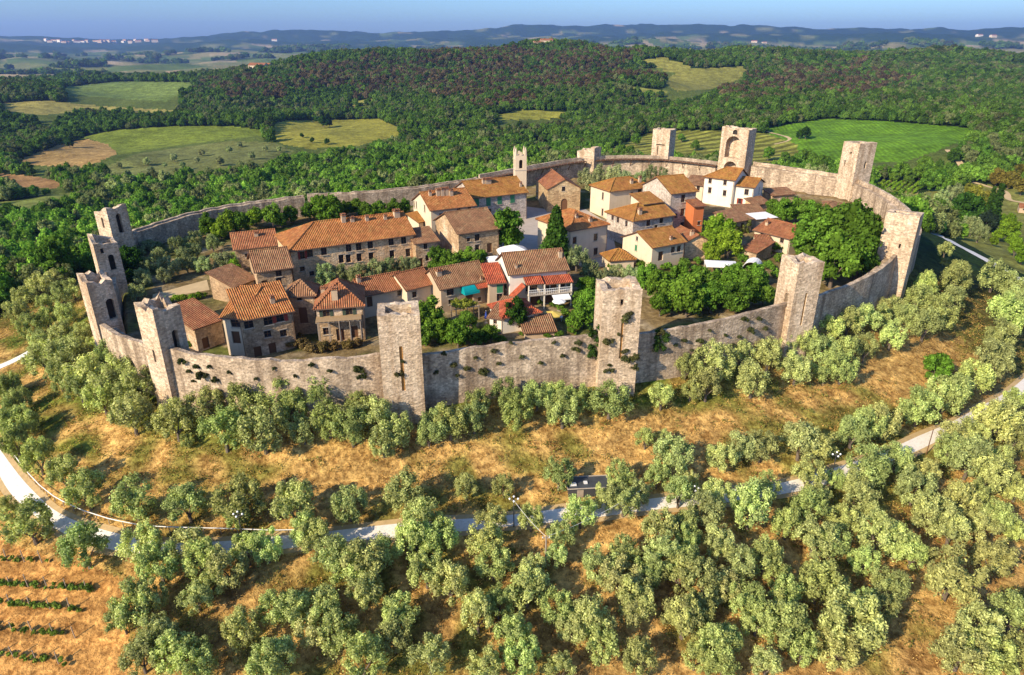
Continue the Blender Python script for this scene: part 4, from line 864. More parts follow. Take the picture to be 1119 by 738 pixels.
for k in range(6):
    rg = np.random.default_rng(140 + k); e = (3.4, 3.4, 3.6 + .6 * rg.random())
    BR.append((crown_mesh('broad_crown', shell(42, e, 5.4, rg, 1.25, -0.75), 75, .33, 160 + k, asp=.7), trunk_mesh('broad_trunk', 2.6, .3, 5, 3.0, 170 + k)))
for k in range(5):
    rg = np.random.default_rng(240 + k)
    SH.append(crown_mesh('shrub_leaves', shell(14, (1.0, 1.0, .75), .75, rg, .45, -.4), 70, .14, 260 + k, asp=.6))
def cone_clumps(h, r, n, rg, rc):
    o = []
    for i in range(n):
        z = h * (i + .5) / n; a = i * 2.4; rr = r * (1 - z / h) ** .8 * rg.uniform(.6, 1.0)
        o.append((np.array([math.cos(a) * rr, math.sin(a) * rr, z + .6]), rc * (1.15 - .6 * z / h)))
    return o
CON = (crown_mesh('conifer_crown', cone_clumps(10, 3.0, 70, np.random.default_rng(3), 1.0), 70, .3, 4, up=.2), trunk_mesh('conifer_trunk', 2, .3, 2, 1, 5))
CYP = (crown_mesh('cypress_crown', cone_clumps(9, .7, 30, np.random.default_rng(6), .75), 70, .26, 7, up=.5), trunk_mesh('cypress_trunk', 1, .2, 2, .5, 8))
T_OLIVE = (0.39, 0.425, 0.145); T_OLIVED = (0.335, 0.375, 0.122); T_GREEN = (0.105, 0.19, 0.022); T_DARK = (0.036, 0.08, 0.012); T_BRIGHT = (0.15, 0.24, 0.02); T_YEL = (0.22, 0.22, 0.03); T_GREY = (0.26, 0.30, 0.125)
def jit(t, a=.12):
    k = 1 + RNG.uniform(-a, a); return [float(c * k * (1 + RNG.uniform(-.07, .07))) for c in t]
def zoomed(lst, ox, oy, s): return [(ox + x / s, oy + y / s, r / s) for x, y, r in lst]
COUNT = {}
def spots(lst, cz, base, vary=0.0):
    a = np.array(lst, float); a[:, 2] *= RNG.uniform(1 - vary, 1 + vary, len(a)); g = P(a[:, 0], a[:, 1], cz); t = g[:, 1] * cp - (g[:, 2] + cz - CAM_Z) * sp; s = 1.04 * a[:, 2] / F_PX * t / base
    return P(a[:, 0], a[:, 1], cz * s), s
def trees(name, var, lst, label, cat, tint, group=None, base=2.9, cz=2.75, kz=1.0, labels=None, jt=.16, vary=.12):
    """individual trees at the places of their crowns"""
    GG, SS = spots(lst, cz, base, vary)
    for i in range(len(lst)):
        g = GG[i]; s = float(SS[i])
        cr, tr = var[RNG.integers(len(var))] if isinstance(var, list) else var
        lb = labels[i] if labels else label
        root = empty(name, g, lb, cat, group, RNG.uniform(0, 6.28)); sz = s * RNG.uniform(.93, 1.08)
        root.scale = (s * RNG.uniform(.9, 1.12), s * RNG.uniform(.9, 1.12), sz * kz); g[2] -= (.5 * s if var is BR else 0); root.location = g
        c = link('crown', cr, root); c['tint'] = jit(tint, jt); link('trunk', tr, root)
        COUNT[name] = COUNT.get(name, 0) + 1
def shrubs(name, lst, label, cat, tint, group=None, base=1.35, labels=None, kz=1.0, cz=.7):
    GG, SS = spots(lst, cz, base)
    for i in range(len(lst)):
        s = float(SS[i]); o = link(name, SH[RNG.integers(len(SH))]); o.location = GG[i]; o.scale = (s, s, s * kz); o.rotation_euler = (0, 0, RNG.uniform(0, 6.28)); o['tint'] = jit(tint)
        tag(o, labels[i] if labels else label, cat, group); COUNT[name] = COUNT.get(name, 0) + 1
# olives: crown centre and radius in the picture, listed in enlarged views
R3, R4, R5, R8, R7 = (0, 370, 2.005), (380, 420, 2.321), (740, 370, 2.005), (850, 200, 2.732), (0, 200, 3.355)
A1 = zoomed([(385,185,50),(450,150,45),(490,205,50),(410,225,20),(545,150,55),(575,200,55),(620,130,50),(665,205,35),(690,130,45),(720,185,40),(770,200,45),(785,150,35),(640,160,40),(520,110,40)], *R3)
A2 = zoomed([(25,100,45),(70,90,45),(120,120,45),(90,150,40),(225,110,50),(260,100,45),(205,130,35),(320,90,45),(330,50,40),(430,75,50),(400,30,40),(480,30,40),(545,70,45),(530,30,35),(590,40,40),(665,45,48),(795,35,38),(870,20,30)], *R4)
A3 = zoomed([(20,65,28),(80,60,42),(65,105,38),(165,95,42),(200,40,38),(140,40,35)], *R5) + zoomed([(520,350,45),(530,300,45),(480,390,50),(440,430,45),(440,310,40),(420,350,40),(340,460,50),(300,400,45),(260,410,45),(260,500,45),(340,370,40),(210,420,50),(160,440,45),(200,510,50),(190,560,45),(130,500,40),(140,570,40),(55,560,55),(85,480,45),(30,480,40),(380,400,45),(540,270,35),(500,200,25)], *R8)
B1_ = zoomed([(100,50,40),(150,45,45),(190,80,45),(245,40,40),(265,75,50),(300,110,45),(225,130,45),(290,170,45),(175,110,35),(130,85,40),(240,110,40)], *R3) + zoomed([(150,380,50),(230,330,40),(90,420,45),(60,480,50),(200,360,40),(110,530,45),(170,500,45),(240,480,45),(270,400,35),(230,410,40),(160,440,40),(300,540,35),(250,545,40),(160,620,50),(220,560,50),(250,610,50),(300,580,45),(140,580,40),(350,600,40),(200,640,40),(300,640,45),(30,350,30),(245,290,30)], *R7)
B2_ = zoomed([(15,105,35),(40,190,45),(35,230,35),(85,265,40),(140,300,40),(190,340,42)], *R3) + [(8, 452, 14), (22, 438, 14), (5, 425, 12)]
C1 = zoomed([(295,360,48),(410,365,52),(525,360,50),(520,390,35),(645,370,52),(765,365,40)], *R3) + zoomed([(145,275,55),(300,265,42),(395,260,32),(535,230,42),(690,235,35),(755,140,30),(820,190,50),(785,235,40),(800,135,25)], *R4)
C2 = zoomed([(95,260,32),(140,240,32),(185,240,38),(270,230,42),(310,235,35),(385,210,35),(450,185,45),(420,190,35),(530,155,40),(590,125,40),(615,110,35),(650,90,42),(690,55,42)], *R5) + zoomed([(645,285,45),(690,310,45),(680,400,55),(665,460,45),(650,510,45),(700,360,40)], *R8)
D1 = zoomed([(10,375,35),(65,410,48),(185,460,55)], *R3)
D2 = zoomed([(310,455,50),(350,500,45),(410,460,45),(440,490,45),(500,500,50),(540,465,40),(585,460,40),(430,570,42),(460,545,30),(690,440,45),(670,420,40),(730,480,45),(770,510,45),(290,590,45),(330,570,40),(270,620,35),(340,640,45),(310,700,50),(380,690,50),(430,710,50),(350,660,45),(530,640,50),(600,590,35),(640,600,45),(620,700,45),(590,720,50),(690,640,40),(700,590,45),(740,650,45)], *R3)
D3 = zoomed([(465,345,38),(365,345,40),(590,330,45),(660,290,40),(700,300,40),(740,280,30),(840,280,45),(870,250,25),(190,350,55),(165,400,60),(230,390,55),(350,410,55),(370,460,50),(260,510,60),(200,480,50),(45,460,60),(90,430,40),(45,520,60),(455,520,60),(470,470,40),(330,590,60),(380,560,45),(130,590,55),(120,640,50),(210,690,60),(40,700,60),(420,640,55),(440,690,60),(350,720,50),(530,570,50),(620,610,65),(570,620,50),(640,660,50),(690,490,60),(730,550,55),(640,460,50),(700,430,45),(720,580,40),(790,370,50),(800,440,55),(840,480,50),(860,400,40),(740,700,55),(850,600,55),(540,390,40),(530,440,35),(540,725,40),(760,480,40)], *R4)
D4 = zoomed([(85,340,40),(60,380,45),(20,410,40),(160,375,55),(195,325,35),(285,300,38),(310,350,35),(345,310,25),(415,285,55),(395,320,40),(480,265,35),(500,290,30),(600,215,35),(640,215,45),(690,190,50),(720,170,40),(740,140,35),(640,270,55),(680,300,50),(600,250,40),(710,270,40),(740,220,35),(745,330,35),(520,330,50),(545,300,40),(560,390,55),(600,420,45),(620,360,45),(660,340,40),(700,400,48),(670,410,35),(735,420,30),(290,370,45),(360,395,40),(400,360,40),(300,440,55),(340,450,45),(240,410,45),(440,430,50),(480,450,45),(515,475,40),(410,490,40),(90,450,45),(140,500,50),(190,480,50),(220,520,40),(310,540,55),(350,560,45),(60,540,50),(100,540,40),(20,500,45),(150,580,55),(175,620,50),(235,640,65),(225,590,40),(275,680,45),(380,630,65),(350,680,60),(400,590,45),(450,590,40),(465,545,40),(80,680,50),(40,700,45),(110,660,40),(735,610,50),(740,690,45),(15,620,50),(50,600,40),(195,715,40),(100,725,40),(240,560,40)], *R5)
D5 = zoomed([(600,525,58),(690,480,48)], *R5); D6 = zoomed([(660,640,55),(680,690,60),(620,690,50)], *R5)
OG = 'olive trees around the town wall'
trees('olive_tree', OL, A1, 'leafy olive tree in the belt under the wall left of the orange streaked tower', 'olive tree', T_OLIVED, OG)
trees('olive_tree', OL, A2, 'olive tree in the belt under the front wall between the two tall middle towers', 'olive tree', T_OLIVED, OG)
trees('olive_tree', OL, A3, 'olive tree in the double row below the right hand stretch of wall', 'olive tree', T_OLIVE, OG)
trees('olive_tree', OL, B1_, 'olive tree massed on the slope below the ruined left towers', 'olive tree', T_OLIVE, OG)
trees('olive_tree', OL, B2_, 'grey olive tree by the bend of the road at the left', 'olive tree', T_OLIVED, OG)
trees('olive_tree', OL, C1, 'olive tree in the spaced row on the dry slope just above the road', 'olive tree', T_OLIVED, OG)
trees('olive_tree', OL, C2, 'olive tree in the curving row above the road on the right', 'olive tree', T_OLIVE, OG)
trees('olive_tree', OL, D1, '', 'olive tree', T_OLIVED, OG, labels=['olive tree cut by the left picture edge below the road', 'round olive tree between road and orange soil, nearer the left edge', 'round olive tree alone between road and orange soil, beside the grove'])
trees('olive_tree', OL, D2, 'silvery olive tree in the grove beside the orange soil plot', 'olive tree', T_OLIVE, OG)
D3 = [(x, y, r * 1.0) for x, y, r in D3]; D4 = [(x, y, r * .9) for x, y, r in D4]; D2 = [(x, y, r * 1.04) for x, y, r in D2]
trees('olive_tree', OL, D3, 'silvery olive tree in the grove around the wooden pole below the road', 'olive tree', T_OLIVE, OG)
trees('olive_tree', OL, D4, 'silvery green olive tree in the dense grove below the road on the right', 'olive tree', T_OLIVE, OG)
trees('olive_tree', OL, D5, 'olive tree standing clear at the edge of the golden grass gap, lower right', 'olive tree', T_OLIVE, OG)
trees('olive_tree', OL, D6, 'olive tree in the cluster of three by the lower right golden gap', 'olive tree', T_OLIVE, OG)
trees('broadleaf_tree', BR, [(1023, 405, 13)], 'single round green tree alone on the dry golden slope', 'tree', T_GREEN, None, 3.7, 4)
# trees inside the wall
GT = 'garden trees inside the wall'
trees('plane_tree', BR, [(553, 251, 20)], 'round dense green tree beside the square', 'tree', T_GREEN, None, 4.2, 5.0)
trees('conifer', CON, [(607, 266, 19)], 'dark pointed conifer in front of the church square', 'conifer', T_DARK, None, 3.4, 4.6)
trees('broadleaf_tree', BR, [(890, 257, 22), (915, 248, 26), (934, 258, 28), (913, 284, 26), (940, 279, 22), (962, 262, 15), (884, 285, 17)], 'very large dense green tree massed behind the two right hand towers', 'tree', T_GREEN, GT, 4.2, 5.0)
trees('broadleaf_tree', BR, [(858, 231, 11), (872, 230, 12), (886, 232, 12), (898, 236, 11), (845, 229, 9)], 'leafy tree in the row before the pale back wall', 'tree', T_GREEN, GT, 4.2, 4.5)
trees('broadleaf_tree', BR, [(707, 303, 14), (720, 312, 16), (736, 322, 19), (752, 326, 19), (767, 312, 17), (778, 326, 17), (792, 312, 17), (806, 326, 16), (818, 318, 15), (835, 320, 14), (742, 302, 14), (722, 332, 13), (826, 300, 12), (765, 300, 12), (803, 302, 11)], 'bushy garden tree behind the wall between the plant grown tower and the next', 'tree', T_GREEN, GT, 4.2, 4.5)
trees('broadleaf_tree', BR, [(785, 254, 18), (797, 268, 13), (772, 268, 12), (779, 280, 10)], 'bright green tree between the brown gable and the ivy shed', 'tree', T_BRIGHT, GT, 4.2, 4.5)
trees('broadleaf_tree', BR, [(468, 345, 17), (464, 366, 14), (484, 360, 15), (500, 366, 13), (520, 369, 12), (452, 352, 13), (512, 350, 11), (536, 366, 10)], 'garden tree behind the wall right of the orange streaked tower', 'tree', T_GREEN, GT, 4.2, 4.5)
trees('broadleaf_tree', BR, [(563, 347, 15)], 'round dark tree in front of the red roofed cottage', 'tree', T_DARK, None, 4.2, 4.0)
trees('broadleaf_tree', BR, [(636, 346, 13), (645, 332, 13), (628, 352, 10), (640, 316, 11), (632, 328, 8)], 'garden tree left of the plant grown tower', 'tree', T_GREEN, GT, 4.2, 4.0)
trees('olive_tree', OL, [(355, 302, 13), (372, 299, 12), (392, 301, 11), (410, 297, 11), (425, 293, 12), (440, 291, 11), (452, 291, 9), (404, 306, 9)], 'grey green tree in front of the long house', 'olive tree', T_GREY, 'olive trees in the town gardens')
trees('broadleaf_tree', BR, [(478, 287, 13), (492, 290, 11), (515, 286, 11), (526, 281, 8), (504, 284, 8)], 'small garden tree below the bright gabled stone house', 'tree', T_GREEN, GT, 4.2, 4.0)
trees('olive_tree', OL, [(630, 283, 15), (645, 300, 13), (660, 305, 11), (675, 300, 11), (690, 303, 11), (616, 284, 9)], 'olive tree on the shaded slope below the hip roofed house', 'olive tree', T_GREY, 'olive trees in the town gardens')
trees('olive_tree', OL, [(193, 269, 10), (212, 262, 9), (185, 294, 11), (204, 290, 10), (222, 291, 11), (243, 286, 10), (174, 282, 9), (155, 305, 11), (232, 267, 9), (253, 285, 9), (160, 290, 9), (200, 279, 8), (178, 303, 9), (150, 320, 9), (215, 276, 8)], 'small grey olive tree in the left hand walled garden', 'olive tree', T_GREY, 'olive trees in the town gardens')
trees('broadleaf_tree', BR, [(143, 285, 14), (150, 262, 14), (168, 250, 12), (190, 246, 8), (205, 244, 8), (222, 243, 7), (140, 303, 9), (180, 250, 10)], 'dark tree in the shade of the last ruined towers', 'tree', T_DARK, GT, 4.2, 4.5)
trees('broadleaf_tree', BR, [(249, 245, 13), (279, 238, 12), (240, 252, 9)], 'bright yellow green tree before the shaded back wall', 'tree', T_BRIGHT, GT, 4.2, 4.5)
trees('broadleaf_tree', BR, [(262, 244, 12), (297, 236, 12), (318, 235, 12), (338, 231, 12), (358, 230, 12), (378, 228, 10), (398, 230, 9), (415, 229, 9), (432, 228, 10), (442, 226, 8), (306, 241, 9), (228, 248, 9), (214, 248, 9), (271, 240, 9), (326, 229, 8), (349, 226, 9), (368, 231, 8), (389, 226, 7), (406, 232, 7), (424, 232, 8), (286, 232, 8), (311, 229, 8)], 'tree in the hedge line between the long house and the back wall', 'tree', T_GREEN, GT, 4.2, 4.5, vary=.35, jt=.4)
trees('olive_tree', OL, [(641, 195, 12), (656, 190, 10), (671, 192, 10), (683, 198, 9), (648, 203, 10), (712, 190, 9), (724, 191, 8), (700, 195, 8)], 'olive tree under the wooden walkway behind the cluster', 'olive tree', T_GREY, 'olive trees in the town gardens')
trees('broadleaf_tree', BR, [(247, 303, 8), (262, 282, 8), (256, 292, 7)], 'small bright tree against the low left houses', 'tree', T_BRIGHT, GT, 4.2, 4.0)
shrubs('bare_shrub', [(330, 377, 9), (342, 381, 9), (318, 378, 7), (352, 380, 9), (362, 378, 8), (380, 377, 8), (390, 375, 7), (328, 369, 6)], 'brownish half bare shrub behind the parapet below the shuttered house', 'shrub', (0.15, 0.11, 0.04), 'shrubs behind the front wall')
shrubs('shrub', [(482, 371, 7), (508, 372, 7), (530, 372, 7), (548, 372, 6), (612, 366, 6), (625, 363, 6), (598, 368, 5), (570, 366, 4), (205, 366, 7), (207, 377, 7), (203, 352, 6), (460, 374, 6)], 'green shrub directly behind the parapet of the front wall', 'shrub', T_GREEN, 'shrubs behind the front wall')
shrubs('shrub', [(175, 331, 6), (183, 329, 6), (192, 327, 6), (201, 326, 6), (210, 325, 6), (220, 323, 6), (168, 335, 5)], 'clipped green shrub along the tan terrace', 'shrub', T_BRIGHT, 'shrubs of the left garden')
shrubs('shrub', [(604, 333, 5), (612, 336, 6), (618, 342, 6), (590, 331, 5), (582, 326, 6), (545, 362, 4), (655, 322, 6), (650, 345, 6), (668, 292, 7), (700, 290, 7), (712, 296, 8), (728, 292, 7), (748, 289, 8), (762, 286, 6), (812, 283, 7), (838, 277, 6), (850, 272, 8), (866, 270, 9), (878, 268, 7), (800, 256, 6), (830, 244, 6), (856, 236, 6), (852, 282, 7), (840, 292, 8), (832, 306, 9), (848, 300, 7)], 'low garden shrub between the houses', 'shrub', T_GREEN, 'garden shrubs in the town')
gl = [(float(x), float(y), float(r)) for x, y, r in zip(RNG.uniform(150, 246, 46), RNG.uniform(254, 304, 46), RNG.uniform(3.5, 6.5, 46)) if not (163 < x < 232 and y > 300)]
shrubs('shrub', gl, 'soft grey green bush in the left hand walled garden', 'shrub', T_GREY, 'shrubs of the left garden')
# trees in the gardens beyond the right hand road
trees('cypress', CYP, [(1081, 226, 3.6), (1089, 226, 3.6)], 'slim dark cypress of a close pair in the right hand gardens', 'cypress', T_DARK, 'pair of cypresses', .95, 5.0)
trees('broadleaf_tree', BR, [(1057, 230, 14), (1046, 224, 9)], 'dark round tree left of the cypress pair', 'tree', T_DARK, 'trees in the right hand gardens', 4.2, 5)
trees('broadleaf_tree', BR, [(1075, 222, 7), (1078, 214, 6), (1067, 212, 7), (1060, 205, 6)], 'yellow green tree behind the cypress pair', 'tree', T_YEL, 'trees in the right hand gardens', 4.2, 5)
trees('broadleaf_tree', BR, [(1079, 243, 10)], 'blue shaded dark tree in front of the cypress pair', 'tree', (0.03, 0.05, 0.03), None, 4.2, 4.5)  # the bluish shade on this tree is put into its leaf tint
trees('olive_tree', OL, [(1062, 248, 10), (1070, 256, 9), (1052, 246, 8), (1040, 240, 8), (1025, 232, 7), (1014, 226, 7), (1034, 228, 7), (1020, 240, 7), (1010, 218, 6), (1028, 218, 7), (1042, 212, 8), (1000, 220, 6)], 'olive tree scattered on the gardens behind the bulging wall', 'olive tree', T_GREY, 'olive trees in the right hand gardens')
trees('broadleaf_tree', BR, [(1102, 252, 10), (1092, 256, 9), (1107, 262, 8), (1104, 241, 6), (1094, 240, 6), (1110, 272, 8), (1118, 280, 9), (1086, 264, 5)], 'bushy tree near the right picture edge above the road', 'tree', T_BRIGHT, 'trees in the right hand gardens', 4.2, 4.5)
trees('broadleaf_tree', BR, [(1115, 190, 10), (1104, 196, 9), (1118, 203, 9), (1090, 194, 8)], 'rust tinged tree at the right picture edge beside the winding track', 'tree', (0.16, 0.13, 0.025), 'trees in the right hand gardens', 4.2, 5)
# trees standing alone in the fields
FT = 'trees scattered in the fields'
trees('field_tree', BR, [(75, 156, 4.5)], 'single dark tree on the bare tan field', 'tree', T_DARK, FT, 4.2, 5)
trees('field_tree', BR, [(353, 132, 5), (360, 134, 4), (346, 130, 3), (341, 153, 3), (357, 154, 3.4), (330, 148, 2.5)], 'tree at the edge of the yellow green hay meadow', 'tree', T_DARK, FT, 4.2, 5)
trees('field_tree', BR, [(881, 145, 6), (874, 147, 4)], 'dark bushy tree at the corner of the bright vineyard', 'tree', T_DARK, FT, 4.2, 5)
trees('field_tree', BR, [(130, 180, 3.5), (160, 176, 4), (190, 172, 3.5), (220, 166, 4), (250, 163, 3.5), (275, 170, 4), (200, 182, 4), (165, 187, 4), (240, 176, 4), (290, 162, 3), (140, 190, 3.4), (215, 175, 3), (180, 180, 3), (262, 158, 3), (305, 163, 3)], 'bushy tree dotted over the scrubby grey green meadow', 'tree', T_GREY, FT, 4.2, 5)
trees('field_tree', BR, [(695, 152, 5), (720, 155, 5), (745, 150, 5), (760, 158, 5), (690, 163, 4), (840, 168, 6), (858, 171, 6), (880, 175, 7), (900, 178, 7), (916, 181, 6), (965, 187, 7), (985, 186, 8), (1005, 190, 8), (1022, 192, 8), (1040, 186, 7), (1012, 178, 9), (995, 193, 7), (978, 193, 5), (1030, 200, 8), (1048, 196, 8)], 'bush between the terraces, the vineyard slope and the town wall', 'tree', T_GREEN, FT, 4.2, 5)
# plants rooted in the masonry
def on_curt(px, py):
    dx, dy, dz = ray(px, py); best = None
    for c, nin, zt in CURT:
        q = c - nin * 1.28
        for i in range(len(q) - 1):
            e = q[i + 1] - q[i]; den = dx * e[1] - dy * e[0]
            if abs(den) < 1e-9: continue
            t = (q[i][0] * e[1] - q[i][1] * e[0]) / den; k = (q[i][0] * dy - q[i][1] * dx) / den
            if 0 <= k <= 1 and t > 0 and CAM_Z + t * dz < zt[i] and (best is None or t < best): best = t
    return None if best is None else (best * dx, best * dy, CAM_Z + best * dz)
def on_tower(px, py, cx, cy, dp, rot, face=(0, -1), off=None):
    n = rot2(face, rot); p0 = np.array([cx, cy]) + n * (dp / 2 if off is None else off); dx, dy, dz = ray(px, py)
    t = (n @ p0) / (n[0] * dx + n[1] * dy); return (t * dx, t * dy, CAM_Z + t * dz)
def wall_plants(lst, label, where, tint=(0.085, 0.09, 0.032)):
    for px, py, r in lst:
        p = where(px, py)
        if p is None: continue
        o = link('wall_plant', SH[RNG.integers(len(SH))]); s = r * 0.25 * RNG.uniform(.75, 1.35)
        o.location = (p[0], p[1], p[2] - .5 * s); o.scale = (s, s, s); o.rotation_euler = (RNG.uniform(-.3, .3), RNG.uniform(-.3, .3), RNG.uniform(0, 6.28)); o['tint'] = jit(tint)
        tag(o, label, 'wall plant', 'plants growing from the town wall')
wall_plants([(684, 349, 3), (688, 345, 2.6), (681, 352, 2), (665, 374, 2.4), (683, 385, 1.8), (684, 395, 3), (694, 392, 2.6), (693, 403, 2.4), (666, 406, 2.4), (666, 400, 1.8), (676, 366, 1.2)], 'dark plant rooted in the face of the front tower right of centre', lambda x, y: on_tower(x, y, 16.4, 98.5, 5.8, 0.07))
wall_plants([(436, 411, 2.6), (404, 370, 1.2), (440, 396, 1)], 'dark plant on the orange streaked tower', lambda x, y: on_tower(x, y, -16.3, 90.4, 5.4, 0.17))
wall_plants([(784, 351, 2), (813, 351, 2.4), (828, 350, 2.6), (747, 373, 2), (764, 374, 2.4), (792, 368, 2), (808, 369, 1.8), (819, 363, 2.2), (756, 384, 1.8), (722, 364, 2.6), (738, 378, 1.6), (775, 362, 1.4), (800, 378, 1.6), (835, 360, 1.8)], 'dark tuft on the wall stretch right of the plant grown tower', on_curt)
wall_plants([(494, 400, 2.4), (511, 404, 1.6), (540, 385, 2), (529, 408, 2.4), (500, 411, 1.8), (477, 408, 2), (631, 376, 2.2), (605, 375, 1.6), (558, 376, 1.6), (570, 391, 1.8), (590, 398, 1.4), (615, 390, 1.6), (546, 398, 1.4), (485, 388, 1.4), (520, 392, 1.2), (628, 384, 2.2)], 'dark tuft on the front wall between the two tall middle towers', on_curt)
wall_plants([(215, 402, 2), (222, 411, 2.2), (200, 396, 2), (207, 407, 2), (229, 402, 1.6), (236, 416, 2), (389, 404, 2.8), (392, 409, 3), (396, 414, 2.6), (250, 408, 1.4), (300, 404, 1.4), (280, 415, 1.6), (340, 400, 1.6), (322, 412, 1.4), (360, 406, 1.6), (212, 418, 2)], 'dark tuft on the left stretch of the front wall', on_curt, (0.06, 0.07, 0.025))
for (px, py, hh, lb, wh) in [(650, 374, 3.6, 'tall dark ivy at the joint of wall and plant grown tower', on_curt), (722, 372, 2.6, 'ivy hanging over the shaded wall end right of the plant grown tower', on_curt)]:
    p = wh(px, py)
    if p is not None:
        rg = np.random.default_rng(int(px)); me = crown_mesh('ivy_leaves', [(np.array([rg.uniform(-.9, .9), rg.uniform(-.9, .9), rg.uniform(-hh, hh) * .8]), .55) for _ in range(22)], 60, .14, int(px))
        o = link('ivy', me); o.location = p; o['tint'] = (0.035, 0.07, 0.014); tag(o, lb, 'ivy')
for H_, nm, lb in ((hIvy, 'ivy', 'pale green ivy covering the brown roofed shed front'),):
    rg = np.random.default_rng(9); me = crown_mesh('ivy_leaves', [(np.array([rg.uniform(0, H_['L']), rg.uniform(-.5, .1), rg.uniform(-3.6, -.3)]), .5) for _ in range(26)], 60, .14, 91)
    o = link('ivy', me); o.location = (*H_['a'], H_['ze']); o.rotation_euler = (0, 0, math.atan2(H_['u'][1], H_['u'][0])); o['tint'] = (0.15, 0.17, 0.04); tag(o, lb, 'ivy')
# vine rows
def vine_row(p0, p1, label, group, hgt=.75, wd=.5, posts=True, tint=(0.15, 0.215, 0.035), dense=3.0, leaf=.16):
    a, b = P(*p0)[0], P(*p1)[0]; L = float(np.hypot(*(b - a)[:2])); n = int(L * dense / 1.0); rg = np.random.default_rng(int(abs(p0[0] * 7 + p0[1] * 13)) + 1)
    root = empty('vine_row', a, label, 'vine row', group); cl = []
    for i in range(n):
        k = rg.random(); q = a + (b - a) * k; z = float(hz1(q[0], q[1]))
        cl.append((np.array([q[0] + rg.normal(0, wd * .25), q[1] + rg.normal(0, wd * .25), z + hgt * rg.uniform(.35, 1)]) - a, wd * rg.uniform(.35, .75)))
    f = link('foliage', crown_mesh('vine_leaves', cl, 28, leaf, n), root); f['tint'] = jit(tint)
    if posts:
        for i in range(int(L / 2.6) + 1):
            q = a + (b - a) * min(1, i * 2.6 / L); z = float(hz1(q[0], q[1])); m = MB(); m.tube([(q[0], q[1], z - .3), (q[0] + rg.normal(0, .06), q[1], z + 1.7 + rg.uniform(-.2, .3))], .06, 5)
            m.build('stake', M['greywood'], root, a)
for k, (p0, p1) in enumerate([((-30, 611), (55, 616)), ((-30, 640), (102, 646)), ((-30, 661), (86, 668)), ((-30, 688), (88, 698)), ((-30, 716), (78, 727))]):
    vine_row(p0, p1, ['sparse vine row nearest the road on the orange soil', 'green vine row on orange soil, second from the road', 'green vine row on orange soil, third from the road', 'patchy vine row on orange soil, fourth from the road', 'patchy vine row at the bottom edge of the orange soil'][k], 'vine rows on the orange soil', dense=[1.3, 3.2, 3.4, 1.8, 2.0][k])
for k in range(8):
    vine_row((966 + k * 6.4, 199.5), (955 + k * 6.2, 206 + k * .9), 'green vine row in the small plot behind the vine plot tower', 'vine rows of the small plot', 1.7, 1.3, False, T_BRIGHT, 1.2, .4)
# dry grass
ng = 26000; gx = RNG.uniform(-150, 170, ng); gy = RNG.uniform(30, 150, ng); gs = sdist(gx, gy)
rdd = np.full(ng, 99.0)
for r_ in (rd, rd2, rd3):
    for p in r_[::2]: rdd = np.minimum(rdd, np.hypot(gx - p[0], gy - p[1]))
ok = (gs > 3) & (gs < 60) & (rdd > 2.4) & ~pip(FP[-1], gx, gy); gx, gy = gx[ok], gy[ok]; gz = H(gx, gy)
k5 = 11; cen = np.repeat(np.stack([gx, gy, gz + .12], 1), k5, 0); n = len(cen); cen[:, :2] += RNG.normal(0, .4, (n, 2)); cen[:, 2] += RNG.uniform(0, .18, n)
q = quads(cen, np.stack([RNG.normal(size=n), RNG.normal(size=n), RNG.uniform(0, .9, n)], 1), np.full(n, .13), RNG, .4)
me = np_mesh('dry_grass', q, np.arange(n * 4).reshape(-1, 4), M['leaf'], [('rnd', 'FACE', 'FLOAT', np.repeat(RNG.uniform(.1, .9, len(gx)), k5))])
o = link('dry_grass', me); o['tint'] = (0.52, 0.33, 0.11); tag(o, 'tufts of dry golden grass over the slopes below the wall', 'grass', None, 'stuff')

ww = (wob(gx, gy, 9, 9) * .25 + .25 + (wob(gx, gy, 55, 15) * .5 + .5) * .6 > .5) & (RNG.random(len(gx)) < .6); wx, wy = gx[ww] + RNG.normal(0, .4, ww.sum()), gy[ww] + RNG.normal(0, .4, ww.sum())
k6 = 9; cen = np.repeat(np.stack([wx, wy, H(wx, wy) + .2], 1), k6, 0); n = len(cen); cen[:, :2] += RNG.normal(0, .3, (n, 2)); cen[:, 2] += RNG.uniform(-.1, .3, n)
q = quads(cen, np.stack([RNG.normal(size=n), RNG.normal(size=n), RNG.uniform(0, .9, n)], 1), np.full(n, .17), RNG, .45)
me = np_mesh('weeds', q, np.arange(n * 4).reshape(-1, 4), M['leaf'], [('rnd', 'FACE', 'FLOAT', np.repeat(RNG.uniform(0, .8, len(wx)), k6))])
o = link('weeds', me); o['tint'] = (0.20, 0.21, 0.05); tag(o, 'green and brownish weeds scattered over the dry slopes', 'weeds', None, 'stuff')

